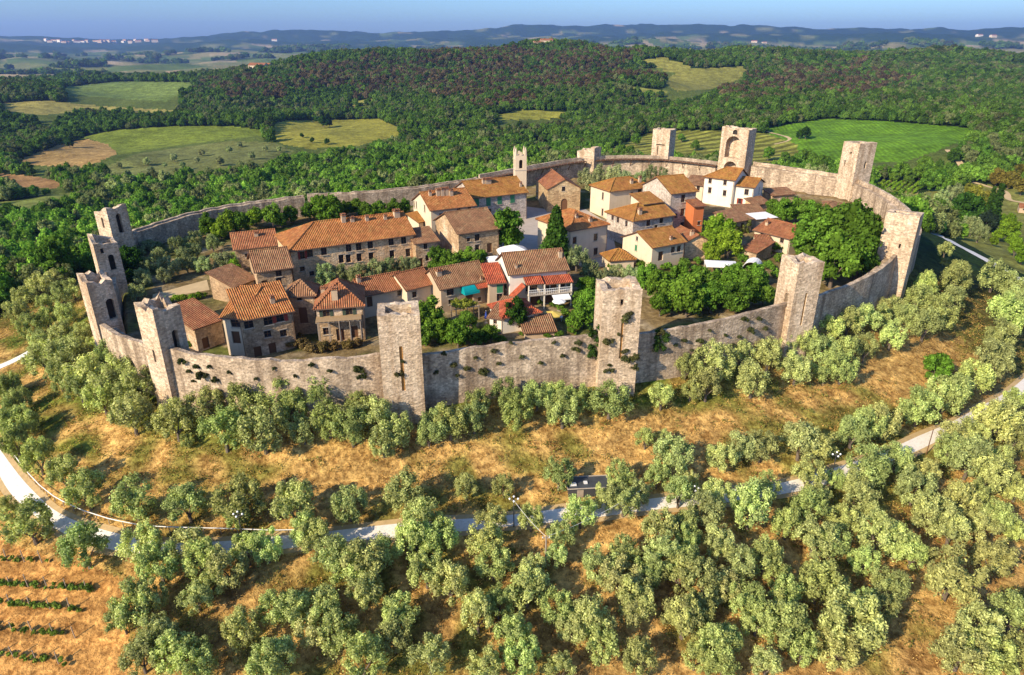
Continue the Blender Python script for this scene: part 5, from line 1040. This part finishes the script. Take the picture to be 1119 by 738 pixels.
# ------------------------------------------------------------------ woods: one mass, crowns of the trees above set on points
def gn_scatter(name, pts, scl, rot, tint, sources, label, cat):
    me = bpy.data.meshes.new(name); me.vertices.add(len(pts)); me.vertices.foreach_set('co', np.asarray(pts, np.float32).ravel())
    for nm, ty, arr in (('scl', 'FLOAT_VECTOR', scl), ('rot', 'FLOAT_VECTOR', rot), ('tint', 'FLOAT_VECTOR', tint)):
        a = me.attributes.new(nm, ty, 'POINT'); a.data.foreach_set('vector', np.asarray(arr, np.float32).ravel())
    o = link(name, me); ng_ = bpy.data.node_groups.new(name, 'GeometryNodeTree')
    ng_.interface.new_socket('Geometry', in_out='INPUT', socket_type='NodeSocketGeometry'); ng_.interface.new_socket('Geometry', in_out='OUTPUT', socket_type='NodeSocketGeometry')
    N = ng_.nodes; gi = N.new('NodeGroupInput'); go = N.new('NodeGroupOutput'); ip = N.new('GeometryNodeInstanceOnPoints'); jn = N.new('GeometryNodeJoinGeometry')
    for s in sources:
        oi = N.new('GeometryNodeObjectInfo'); oi.inputs['Object'].default_value = s; oi.inputs['As Instance'].default_value = True; oi.transform_space = 'ORIGINAL'
        ng_.links.new(oi.outputs['Geometry'], jn.inputs[0])
    def na(nm):
        x = N.new('GeometryNodeInputNamedAttribute'); x.data_type = 'FLOAT_VECTOR'; x.inputs['Name'].default_value = nm; return x.outputs[0]
    ng_.links.new(gi.outputs[0], ip.inputs['Points']); ng_.links.new(jn.outputs[0], ip.inputs['Instance']); ip.inputs['Pick Instance'].default_value = True
    ng_.links.new(na('scl'), ip.inputs['Scale']); ng_.links.new(na('rot'), ip.inputs['Rotation']); ng_.links.new(ip.outputs[0], go.inputs[0])
    md = o.modifiers.new('scatter', 'NODES'); md.node_group = ng_
    return tag(o, label, cat, None, 'stuff')
px_, py_ = [], []; r = 110.0
while r < 7200:
    s = max(6.6, 0.0052 * r); k = int(math.radians(104) * r / s)
    a = np.radians(-52) + (np.arange(k) + RNG.random(k)) * math.radians(104) / k; rr_ = r + RNG.uniform(-.5, .5, k) * s
    px_.append(rr_ * np.sin(a)); py_.append(rr_ * np.cos(a)); r += s * .92
fx, fy = np.concatenate(px_), np.concatenate(py_); fr = np.hypot(fx, fy); fs = sdist(fx, fy)
keep = (fs > np.where((fx < 0) & (fy > 160), 5, 14)) & (smooth(150, 215, fy + .35 * np.abs(fx)) > .5) & ~((fx < -55) & (fy < 205) & (fs < 26)) & ~((fx > 60) & (fy < 235)) & ~((fx > 108) & (fs < 30))
dep = (CAM_Z - H(fx, fy)) / fr
for p in FP:
    for k in (0, .4, .75, 1.05):
        q = 1 + k * np.where(fr > 380, np.minimum(8.5 / np.maximum(dep, .03), 130), 0) / fr; keep &= ~pip(p, fx * q, fy * q)
op = 0.1 < (wob(fx, fy, 1400, 17) * .6 + wob(fx, fy, 520, 23) * .5 + .56 - .35 * smooth(4500, 6000, fr) - .35 * smooth(7500, 10500, fr)) 
keep &= ~((fr > 2300) & op)
for p in PLAINS: keep &= ~(pip(p, fx, fy) & (wob(fx, fy, 420, 5) > -.3))
keep &= RNG.random(len(fx)) < 1 - .25 * smooth(.3, .8, wob(fx, fy, 90, 6))
fx, fy, fr = fx[keep], fy[keep], fr[keep]; fz = H(fx, fy); nf = len(fx); print('wood trees', nf)
browns = gpolys(([(205, 112), (215, 100), (300, 78), (420, 66), (500, 58), (690, 60), (705, 72), (700, 92), (640, 96), (560, 112), (430, 108), (330, 110)], [(742, 112), (760, 98), (870, 74), (955, 76), (990, 84), (930, 106), (800, 118)]))
br_ = np.zeros(nf)
for b in browns: br_ = np.maximum(br_, pip(b, fx + 70 * wob(fx, fy, 210, 2), fy + 70 * wob(fx, fy, 190, 22)) * (0.34 + .3 * (wob(fx, fy, 160, 8) > -.1)))
u = RNG.random((nf, 1)); gmix = RNG.random((nf, 1)) * .75 + .25 * (wob(fx, fy, 130, 19) * .5 + .5)[:, None]
near = (1 - smooth(350, 900, fr))[:, None]
tg = np.array([0.036, 0.085, 0.011]) * (1 - gmix) + np.array([0.115, 0.19, 0.028]) * gmix
tg = tg * (1 + near * np.array([.7, .75, .5])) 
tb = np.array([0.115, 0.085, 0.042]) * (.6 + .8 * u)
isb = RNG.random(nf) < br_; gr = (RNG.random(nf) < .22 + .2 * wob(fx, fy, 300, 27))[:, None]; tg = np.where(gr, np.array([0.12, 0.14, 0.05]) * (1 + near * .6), tg)
tint = np.where(isb[:, None], tb, tg) * RNG.uniform(.6, 1.45, (nf, 1))
sc_ = np.maximum(6.6, .0052 * fr) / 5.9 * RNG.uniform(.6, 1.2, nf); scl = np.stack([sc_, sc_, np.minimum(sc_, 1 + (sc_ - 1) * .55) * RNG.uniform(.7, 1.4, nf)], 1)
rot = np.stack([np.zeros(nf), np.zeros(nf), RNG.uniform(0, 6.28, nf)], 1)
srcs = []; seen = set()
for o in bpy.data.objects:
    if o.name.startswith('crown') and o.data in [b[0] for b in BR] and o.data.name not in seen: seen.add(o.data.name); srcs.append(o)
pts = np.stack([fx, fy, fz - 1.2 * scl[:, 2]], 1)
nearw = fr < 900
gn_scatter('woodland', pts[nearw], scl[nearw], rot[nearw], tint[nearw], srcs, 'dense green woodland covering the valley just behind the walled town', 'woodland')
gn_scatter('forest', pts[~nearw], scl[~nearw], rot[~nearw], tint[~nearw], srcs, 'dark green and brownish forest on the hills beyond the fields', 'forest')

# ------------------------------------------------------------------ small things
def parts_of(root): return np.array(root.location)
def porch():
    h = hW; r = h['root']; loc = h['loc']; W3 = h['W3']; L = h['L']; ze = h['ze']; g = h['g']
    for x0, x1, z, y0 in ((2.6, 6.2, ze - 1.0, -2.3), (6.3, L + .5, ze - 1.2, -2.4)):
        m = MB(); p = [W3(x0, y0, z - .9), W3(x1, y0, z - .9), W3(x1, 0.0, z), W3(x0, 0.0, z)]
        m.face(p); m.face([(a, b, c - .18) for a, b, c in p][::-1], 1)
        for i in range(4):
            a, b = p[i], p[(i + 1) % 4]; m.face([(a[0], a[1], a[2] - .18), (b[0], b[1], b[2] - .18), b, a], 1)
        m.build('porch_roof', [M['t_red'], M['wood']], r, loc)
    rz = math.atan2(h['u'][1], h['u'][0])
    m = MB(); c = W3((3 + L + .3) / 2, -1.2, g + 2.7); m.box(c, (L - 2.7, 2.4, .22), rz); ba = m.build('balcony', M['frame'], r, loc)
    m = MB()
    for k in range(22):
        x = 3.1 + (L - 2.9) * k / 21; q = W3(x, -2.35, g + 2.8); m.tube([q, (q[0], q[1], q[2] + 1)], .03, 4)
    for zz in (3.35, 3.8): m.tube([W3(3.1, -2.35, g + zz), W3(L + .2, -2.35, g + zz)], .045, 4)
    m.build('railing', M['rail'], ba, loc)
    for x in (3.1, 6.2, 9.2, L + .1):
        m = MB(); q = W3(x, -2.2, g - .8); m.box((q[0], q[1], (g - .8 + ze - 2.1) / 2), (.22, .22, ze - 2.1 - g + .8), rz); m.build('post', M['white'], r, loc)
    m = MB(); a0, a1, b0, b1 = W3(-.2, -2.4, g + 2.4), W3(2.4, -2.4, g + 4.7), W3(-.2, 0, g + 2.4), W3(2.4, 0, g + 4.7)
    m.face([a0, a1, b1, b0]); m.face([(q[0], q[1], q[2] - .16) for q in (a0, b0, b1, a1)], 1); m.face([(a0[0], a0[1], a0[2] - .16), (a1[0], a1[1], a1[2] - .16), a1, a0], 1); m.build('stair_roof', [M['t_red'], M['wood']], r, loc)
    m = MB(); q0, q1 = W3(7.6, -2.5, g + 2.5), W3(11, -2.5, g + 2.5); e0, e1 = W3(7.6, -3.8, g + 2.0), W3(11, -3.8, g + 2.0)
    m.face([e0, e1, q1, q0]); m.face([(q[0], q[1], q[2] - .06) for q in (q0, q1, e1, e0)]); m.face([(e0[0], e0[1], e0[2] - .25), (e1[0], e1[1], e1[2] - .25), e1, e0]); m.build('awning', M['canvas'], r, loc)
porch()
def teal_awning():
    h = hTeal; W3 = h['W3']; L = h['L']; x0, x1 = L * .42, L * .74; zt_ = h['ze'] - .35; m = MB(); N = 6
    ring = [(-1.7 * math.sin(math.pi / 2 * k / N), zt_ - 1.5 * (1 - math.cos(math.pi / 2 * k / N))) for k in range(N + 1)]
    for k in range(N):
        (ya, za), (yb, zb) = ring[k], ring[k + 1]
        m.face([W3(x0, yb, zb), W3(x1, yb, zb), W3(x1, ya, za), W3(x0, ya, za)])
        for x, f in ((x0, 1), (x1, -1)):
            t = [W3(x, ya, za), W3(x, yb, zb), W3(x, 0, zt_ - 1.5)]; m.face(t if f > 0 else t[::-1])
    m.build('awning', M['teal'], h['root'], h['loc'])
    m = MB(); p = [W3(L * .68, -2.0, zt_ - .55), W3(L + .2, -2.0, zt_ - .55), W3(L + .2, 0, zt_ + .1), W3(L * .68, 0, zt_ + .1)]; m.face(p); m.face([(a, b, c - .15) for a, b, c in p][::-1], 1); m.face([(p[0][0], p[0][1], p[0][2] - .15), (p[1][0], p[1][1], p[1][2] - .15), p[1], p[0]], 1); m.build('porch_roof', [M['t_red'], M['wood']], h['root'], h['loc'])
teal_awning()
def pergola(label, px0, px1, z, dep, roofm, leafy=None, tint=None, posts=4, name='pergola'):
    a, b = on_town(*px0, z), on_town(*px1, z); zz = (a[2] + b[2]) / 2; a, b = at_z(*px0, zz), at_z(*px1, zz); L = float(np.hypot(*(b - a)[:2])); u = (b - a)[:2] / L; v = np.array([-u[1], u[0]])
    g = float(ztown(0, a[1])); root = empty(name, (*(a[:2] + u * L / 2), g), label, name.replace('_', ' ')); loc = np.array(root.location); rz = math.atan2(u[1], u[0])
    W3 = lambda x, y, zz_: (*(a[:2] + u * x + v * y), zz_)
    for k in range(posts):
        for y in (0.1, dep - .1):
            m = MB(); q = W3(.1 + (L - .2) * k / (posts - 1), y, 0); m.box((q[0], q[1], (g - .5 + zz) / 2), (.14, .14, zz - g + .5), rz); m.build('post', M['greywood'], root, loc)
    m = MB()
    for y in (0.1, dep - .1): m.box(W3(L / 2, y, zz + .08), (L + .4, .14, .16), rz)
    for k in range(9): m.box(W3(L * (k + .5) / 9, dep / 2, zz + .2), (.1, dep + .4, .1), rz)
    m.build('beams', M['greywood'], root, loc)
    if roofm:
        m = MB(); m.box(W3(L / 2, dep / 2, zz + .32), (L + .3, dep + .3, .12), rz); m.build('reed_roof', M[roofm], root, loc)
    if leafy:
        rg = np.random.default_rng(int(px0[0])); me = crown_mesh('pergola_leaves', [(np.array(W3(rg.uniform(0, L), rg.uniform(0, dep), zz + .45 + rg.uniform(-.2, .3))) - loc, .5) for _ in range(leafy)], 60, .15, int(px0[0])); f = link('foliage', me, root); f['tint'] = tint
pergola('long timber pergola under the dark green shutters', (346, 354), (394, 350.5), 4.6, 2.2, 'reed', posts=5)
pergola('pergola with yellow green climbers beside the teal awning house', (498, 339), (524, 335), 2.6, 3.0, None, 26, (0.22, 0.24, 0.035), 3)
def canopy(label, px, w_, d_, hgt, rz, mat, name='canopy_tent', peak=.9):
    g = P(*px, hgt)[0]; root = empty(name, g, label, name.replace('_', ' ')); loc = np.array(root.location); m = MB(); c = g[:2]
    cor = [c + rot2((sx * w_ / 2, sy * d_ / 2), rz) for sx, sy in ((-1, -1), (1, -1), (1, 1), (-1, 1))]; zt_ = g[2] + hgt; N = 5
    def pt(i, k): 
        t = k / N; q = cor[i % 4] * (1 - t) + c * t; return (q[0], q[1], zt_ + peak * (t ** 0.7))
    for i in range(4):
        for k in range(N): 
            f = [pt(i, k), pt(i + 1, k), pt(i + 1, k + 1), pt(i, k + 1)]; m.face(f if k < N - 1 else f[:3])
        a, b = cor[i], cor[(i + 1) % 4]; m.face([(a[0], a[1], zt_ - .3), (b[0], b[1], zt_ - .3), (b[0], b[1], zt_), (a[0], a[1], zt_)])
    m.build('canvas_top', M[mat], root, loc)
    for q in cor:
        p = MB(); q = q + (c - q) * .04; p.tube([(q[0], q[1], g[2] - .3), (q[0], q[1], zt_)], .05, 5); p.build('pole', M['rail'], root, loc)
canopy('large white canopy tent beside the round green tree', (561, 275), 6.8, 5.0, 2.6, .2, 'canvas', peak=1.6)
canopy('small white canopy with a red edge left of the large tent', (541, 283), 3.4, 3.0, 2.4, .2, 'canvas', peak=.7)
canopy('white flat topped canopy among the garden trees right of the brown gable', (788, 288), 6.6, 4.2, 2.4, -.15, 'canvas', peak=.35)
def parasol(label, px, r_, mat, closed=False):
    g = P(*px, 2.2)[0]; root = empty('parasol', g, label, 'parasol'); loc = np.array(root.location); m = MB(); m.tube([(*g[:2], g[2]), (*g[:2], g[2] + 2.5)], .035, 5); m.build('pole', M['rail'], root, loc)
    m = MB(); n = 8; rr = .3 if closed else r_; z0 = g[2] + (1.1 if closed else 2.0); z1 = g[2] + 2.5
    for k in range(n):
        a, b = 6.2832 * k / n, 6.2832 * (k + 1) / n; A = (g[0] + rr * math.cos(a), g[1] + rr * math.sin(a), z0); B = (g[0] + rr * math.cos(b), g[1] + rr * math.sin(b), z0)
        m.face([A, B, (g[0], g[1], z1)]); m.face([(B[0], B[1], z0), (A[0], A[1], z0), (A[0], A[1], z0 - .18), (B[0], B[1], z0 - .18)][::-1])
    m.build('canopy', M[mat], root, loc); m = MB(); m.box((g[0], g[1], g[2] + .06), (.6, .6, .12)); m.build('foot', M['frame'], root, loc)
parasol('yellow parasol on the terrace below the white house', (604, 342), 1.7, 'yellow')
parasol('folded blue parasol beside the yellow green pergola', (531, 341), 1.0, 'blue', True)
parasol('pale parasol under the balcony of the white house', (611, 328), 1.3, 'canvas')
def table(label, px, rz):
    g = P(*px)[0]; root = empty('garden_table', g, label, 'table', 'garden tables', rz); m = MB(); m.box((0, 0, .72), (1.6, .9, .06)); m.build('tabletop', M['rail'], root)
    for sx in (-.7, .7):
        for sy in (-.36, .36): m = MB(); m.box((sx, sy, .33), (.07, .07, .7)); m.build('leg', M['rail'], root)
table('white garden table beside the cottage wall near the yellow parasol', (594, 348), .2); table('white garden table right of the yellow parasol', (610, 350), -.3); table('white garden table near the shaded corner right of the white house', (626, 327), .5)
g = P(822, 293)[0]; root = empty('garden_shelter', g, 'white curved garden shelter among trees left of the two faced tower', 'shelter', None, -.5); m = MB(); N = 10
for k in range(N):
    a, b = math.pi * k / N, math.pi * (k + 1) / N
    p = [(-1.9 * math.cos(a), -2, 1.9 * math.sin(a)), (-1.9 * math.cos(b), -2, 1.9 * math.sin(b)), (-1.9 * math.cos(b), 2, 1.9 * math.sin(b)), (-1.9 * math.cos(a), 2, 1.9 * math.sin(a))]
    m.face(p[::-1]); m.face([(x * .97, y, z * .97) for x, y, z in p])
m.build('cover', M['canvas'], root)
for y in (-1.95, 1.95): m = MB(); m.tube([(-1.86 * math.cos(math.pi * k / 12), y, 1.86 * math.sin(math.pi * k / 12)) for k in range(13)], .05, 5); m.build('hoop', M['rail'], root)
# the dark box by the road
g = P(642, 527, 1.2)[0]; root = empty('cistern_hut', g, 'low dark flat roofed hut beside the road above the wooden pole', 'hut', None, .08); m = MB(); m.box((0, 0, .2), (5.6, 2.5, 1.6)); m.build('wall', M['metal'], root)
m = MB(); m.box((0, 0, 1.08), (6.0, 2.9, .14)); ro = m.build('roof', M['roofsheet'], root)
m = MB()
for sx, sy, lx, ly in ((0, -1.42, 6.06, .1), (0, 1.42, 6.06, .1), (-2.98, 0, .1, 2.74), (2.98, 0, .1, 2.74)): m.box((sx, sy, 1.2), (lx, ly, .1))
m.build('edge_trim', M['frame'], ro)
for x, y, sx, sy in ((-2.1, -.4, .9, .6), (-.3, -.1, .5, .5)): m = MB(); m.box((x, y, 1.24), (sx, sy, .18)); m.build('pale_roof_patch', M['rail'], ro)  # pale raised patches on the roof slab
m = MB(); m.box((-1.2, -1.28, .3), (.9, .06, 1.2)); m.build('door', M['greywood'], root)
# lamps and poles
def lamp(px, py, hgt, label):
    g = P(px, py)[0]; root = empty('street_lamp', g, label, 'street lamp', 'lamps along the road'); m = MB(); m.tube([(0, 0, -.3), (0, 0, .9), (0, 0, hgt)], [.1, .07, .055], 7); m.tube([(-.55, 0, hgt - .25), (.55, 0, hgt - .25)], .04, 5); m.tube([(0, -.55, hgt - .25), (0, .55, hgt - .25)], .04, 5); m.build('pole', M['metal'], root)
    for x, y, z in ((-.55, 0, 0), (.55, 0, 0), (0, -.55, 0), (0, 0, .35)): m = MB(); m.ball((x, y, hgt + z - .03), .14, 8); m.build('globe', M['globe'], root)
lamp(561.5, 576, 4.6, 'black lamp post with white globes beside the pole with the pale wires'); lamp(266, 592, 4.4, 'white globed lamp rising between olives on the left of the road'); lamp(908, 524, 4.4, 'white globed lamp beside the right hand row of olives'); lamp(756, 556, 3.4, 'short white globed lamp among the olives by the grove edge')
def pole(px, py, hgt, label, mat='greywood', rad=.13, arm=True):
    g = P(px, py)[0]; root = empty('wooden_pole', g, label, 'pole'); m = MB(); m.tube([(0, 0, -.4), (0, 0, hgt)], [rad, rad * .75], 7); m.build('post', M[mat], root)
    if arm:
        m = MB(); m.box((0, 0, hgt - .25), (1.0, .1, .1)); m.build('crossarm', M[mat], root)
        for x in (-.4, .4): m = MB(); m.tube([(x, 0, hgt - .2), (x, 0, hgt - .02)], [.06, .04], 6); m.build('insulator', M['globe'], root)
    return g + np.array([0, 0, hgt - .05])
w1 = pole(596, 618, 4.6, 'pale wooden pole in the grove below the lamp post'); w2 = pole(1012, 497, 4.6, 'dark thin pole at the edge of the white road on the right', 'wood', .08, False)
w3 = pole(1083, 297, 3.2, 'thin dark post beside the road on the right slope', 'wood', .08, False); w4 = pole(1119, 218, 5.5, 'pale pole at the right picture edge by the track', 'greywood', .12, False)
def cable(p, q, sag, label):
    p, q = np.array(p), np.array(q); m = MB(); m.tube([tuple(p + (q - p) * t - np.array([0, 0, sag * 4 * t * (1 - t)])) for t in np.linspace(0, 1, 14)], .022, 4); o = m.build('cable', M['rail'], None, tuple(p)); tag(o, label, 'cable')
g0 = P(561.5, 576)[0] + np.array([0, 0, 4.3]); gl = P(505, 582)[0] + np.array([0, 0, 3.2])
cable(w1, g0, .3, 'pale sagging wire between the lamp post and the wooden pole'); cable(w1, P(700, 556)[0] + np.array([0, 0, 3.2]), .6, 'pale wire running right from the wooden pole into the olives')
q = dens([(16, 501), (31, 521), (46, 537), (64, 551), (92, 564), (120, 573), (147, 579), (173, 582), (207, 583), (250, 584), (300, 586), (360, 584)], 5, False); g = P(q[:, 0], q[:, 1])
root = empty('handrail', g[len(g) // 2], 'long pale handrail following the upper edge of the road on the left', 'handrail'); loc = np.array(root.location); d = np.r_[0, np.cumsum(np.hypot(*np.diff(g[:, :2], axis=0).T))]; tt = np.arange(0, d[-1], 2.2); X, Y = np.interp(tt, d, g[:, 0]), np.interp(tt, d, g[:, 1]); Z = H(X, Y)
m = MB(); m.tube([(x, y, z + .95) for x, y, z in zip(X, Y, Z)], .075, 5); m.build('rail', M['rail'], root, loc)
for x, y, z in zip(X, Y, Z): m = MB(); m.tube([(x, y, z - .3), (x, y, z + .95)], .06, 5); m.build('post', M['greywood'], root, loc)
# buildings far away and at the edge of the picture
def hut(px, py, w_, d_, h, rz, wall, tile, label, name='farmhouse', group=None, wins=0):
    g = P(px, py)[0]; root = empty(name, g, label, 'house', group, rz); m = MB(); a, b = w_ / 2, d_ / 2; rs = b * .42
    m.face([(-a, -b, -4), (a, -b, -4), (a, -b, h), (-a, -b, h)]); m.face([(a, b, -4), (-a, b, -4), (-a, b, h), (a, b, h)])
    for s in (1, -1):
        f = [(s * a, -s * b, -4), (s * a, s * b, -4), (s * a, s * b, h), (s * a, 0, h + rs), (s * a, -s * b, h)]; m.face(f)
    m.build('wall', M[wall], root); m = MB(); o = .5
    m.face([(-a - o, -b - o, h - .2), (a + o, -b - o, h - .2), (a + o, 0, h + rs + .1), (-a - o, 0, h + rs + .1)]); m.face([(a + o, b + o, h - .2), (-a - o, b + o, h - .2), (-a - o, 0, h + rs + .1), (a + o, 0, h + rs + .1)])
    m.face([(-a - o, -b - o, h - .45), (a + o, -b - o, h - .45), (a + o, -b - o, h - .2), (-a - o, -b - o, h - .2)]); m.build('roof', M[tile], root)
    for k in range(wins):
        m = MB(); x = -a + w_ * (k + .5) / wins; m.box((x, -b - .03, h * .6), (w_ * .08, .08, h * .25)); m.build('window', M['glass'], root)
hut(1121, 232, 8, 7, 3.4, -.5, 'beige', 't_rust', 'pinkish house cut by the right picture edge beside the gardens', 'cottage', None, 2)
FH = 'distant farmhouses'
for k, (x, y, w_, h, wl, tl, lb) in enumerate([(588, 51, 24, 10, 'beige', 't_rust', 'leftmost building of the farm on the ridge top'), (597, 50, 30, 12, 'cream', 't_rust', 'middle building of the farm on the ridge top'), (605, 48.5, 22, 14, 'white', 't_rust', 'white building of the farm on the ridge top'), (283, 77, 34, 10, 'cream', 't_rust', 'pale farmhouse left of the ridge woods on the plain'), (291, 76, 26, 9, 'cream', 't_rust', 'second pale farmhouse left of the ridge woods'), (300, 45, 60, 16, 'white', 't_rust', 'white house far off on the blue hillside'), (18, 81, 30, 9, 'cream', 't_rust', 'house at the far left before the plain'), (28, 80, 26, 9, 'white', 't_rust', 'white house at the far left before the plain'), (824, 47, 60, 16, 'cream', 't_rust', 'pale farm far off on the right plain'), (835, 48, 50, 14, 'cream', 't_rust', 'second pale farm far off on the right plain'), (765, 62, 30, 9, 'cream', 't_rust', 'farmhouse above the rolling meadow'), (926, 52, 70, 14, 'cream', 't_rust', 'long pale farm building on the right plateau'), (1070, 40, 70, 18, 'white', 't_rust', 'white house on the far right hills'), (1085, 41, 60, 18, 'cream', 't_rust', 'pale house on the far right hills')]):
    hut(x, y, w_, w_ * .6, h, RNG.uniform(-.4, .4), wl, tl, lb, 'farmhouse', FH)
for x in np.linspace(52, 168, 24): 
    hut(float(x + RNG.uniform(-3, 3)), float(45.5 + RNG.uniform(-.8, 2.0)), float(RNG.uniform(35, 80)), 30, float(RNG.uniform(14, 28)), RNG.uniform(-.5, .5), ['white', 'cream', 'beige'][RNG.integers(3)], 't_rust', 'tiny pale building of the far hilltop town on the left skyline', 'town_building', 'hilltop town on the left skyline')
# ------------------------------------------------------------------ haze
m = MB(); m.box((0, 0, 130), (32400, 32400, 560)); hz = m.build('haze', []); hm = bpy.data.materials.new('haze_air'); hm.use_nodes = True; ht_ = hm.node_tree; ht_.nodes.remove(ht_.nodes['Principled BSDF'])
pv = ht_.nodes.new('ShaderNodeVolumePrincipled'); pv.inputs['Color'].default_value = (0.31, 0.50, 1.0, 1); pv.inputs['Density'].default_value = HAZE; pv.inputs['Anisotropy'].default_value = 0.2
ht_.links.new(pv.outputs[0], ht_.nodes['Material Output'].inputs['Volume']); hz.data.materials.append(hm); tag(hz, 'thin blue haze over the valley and far hills', 'haze', None, 'stuff')
print('counts', COUNT, 'hill z range', float(GZ.min()), float(GZ[R_ < 20000].max()))
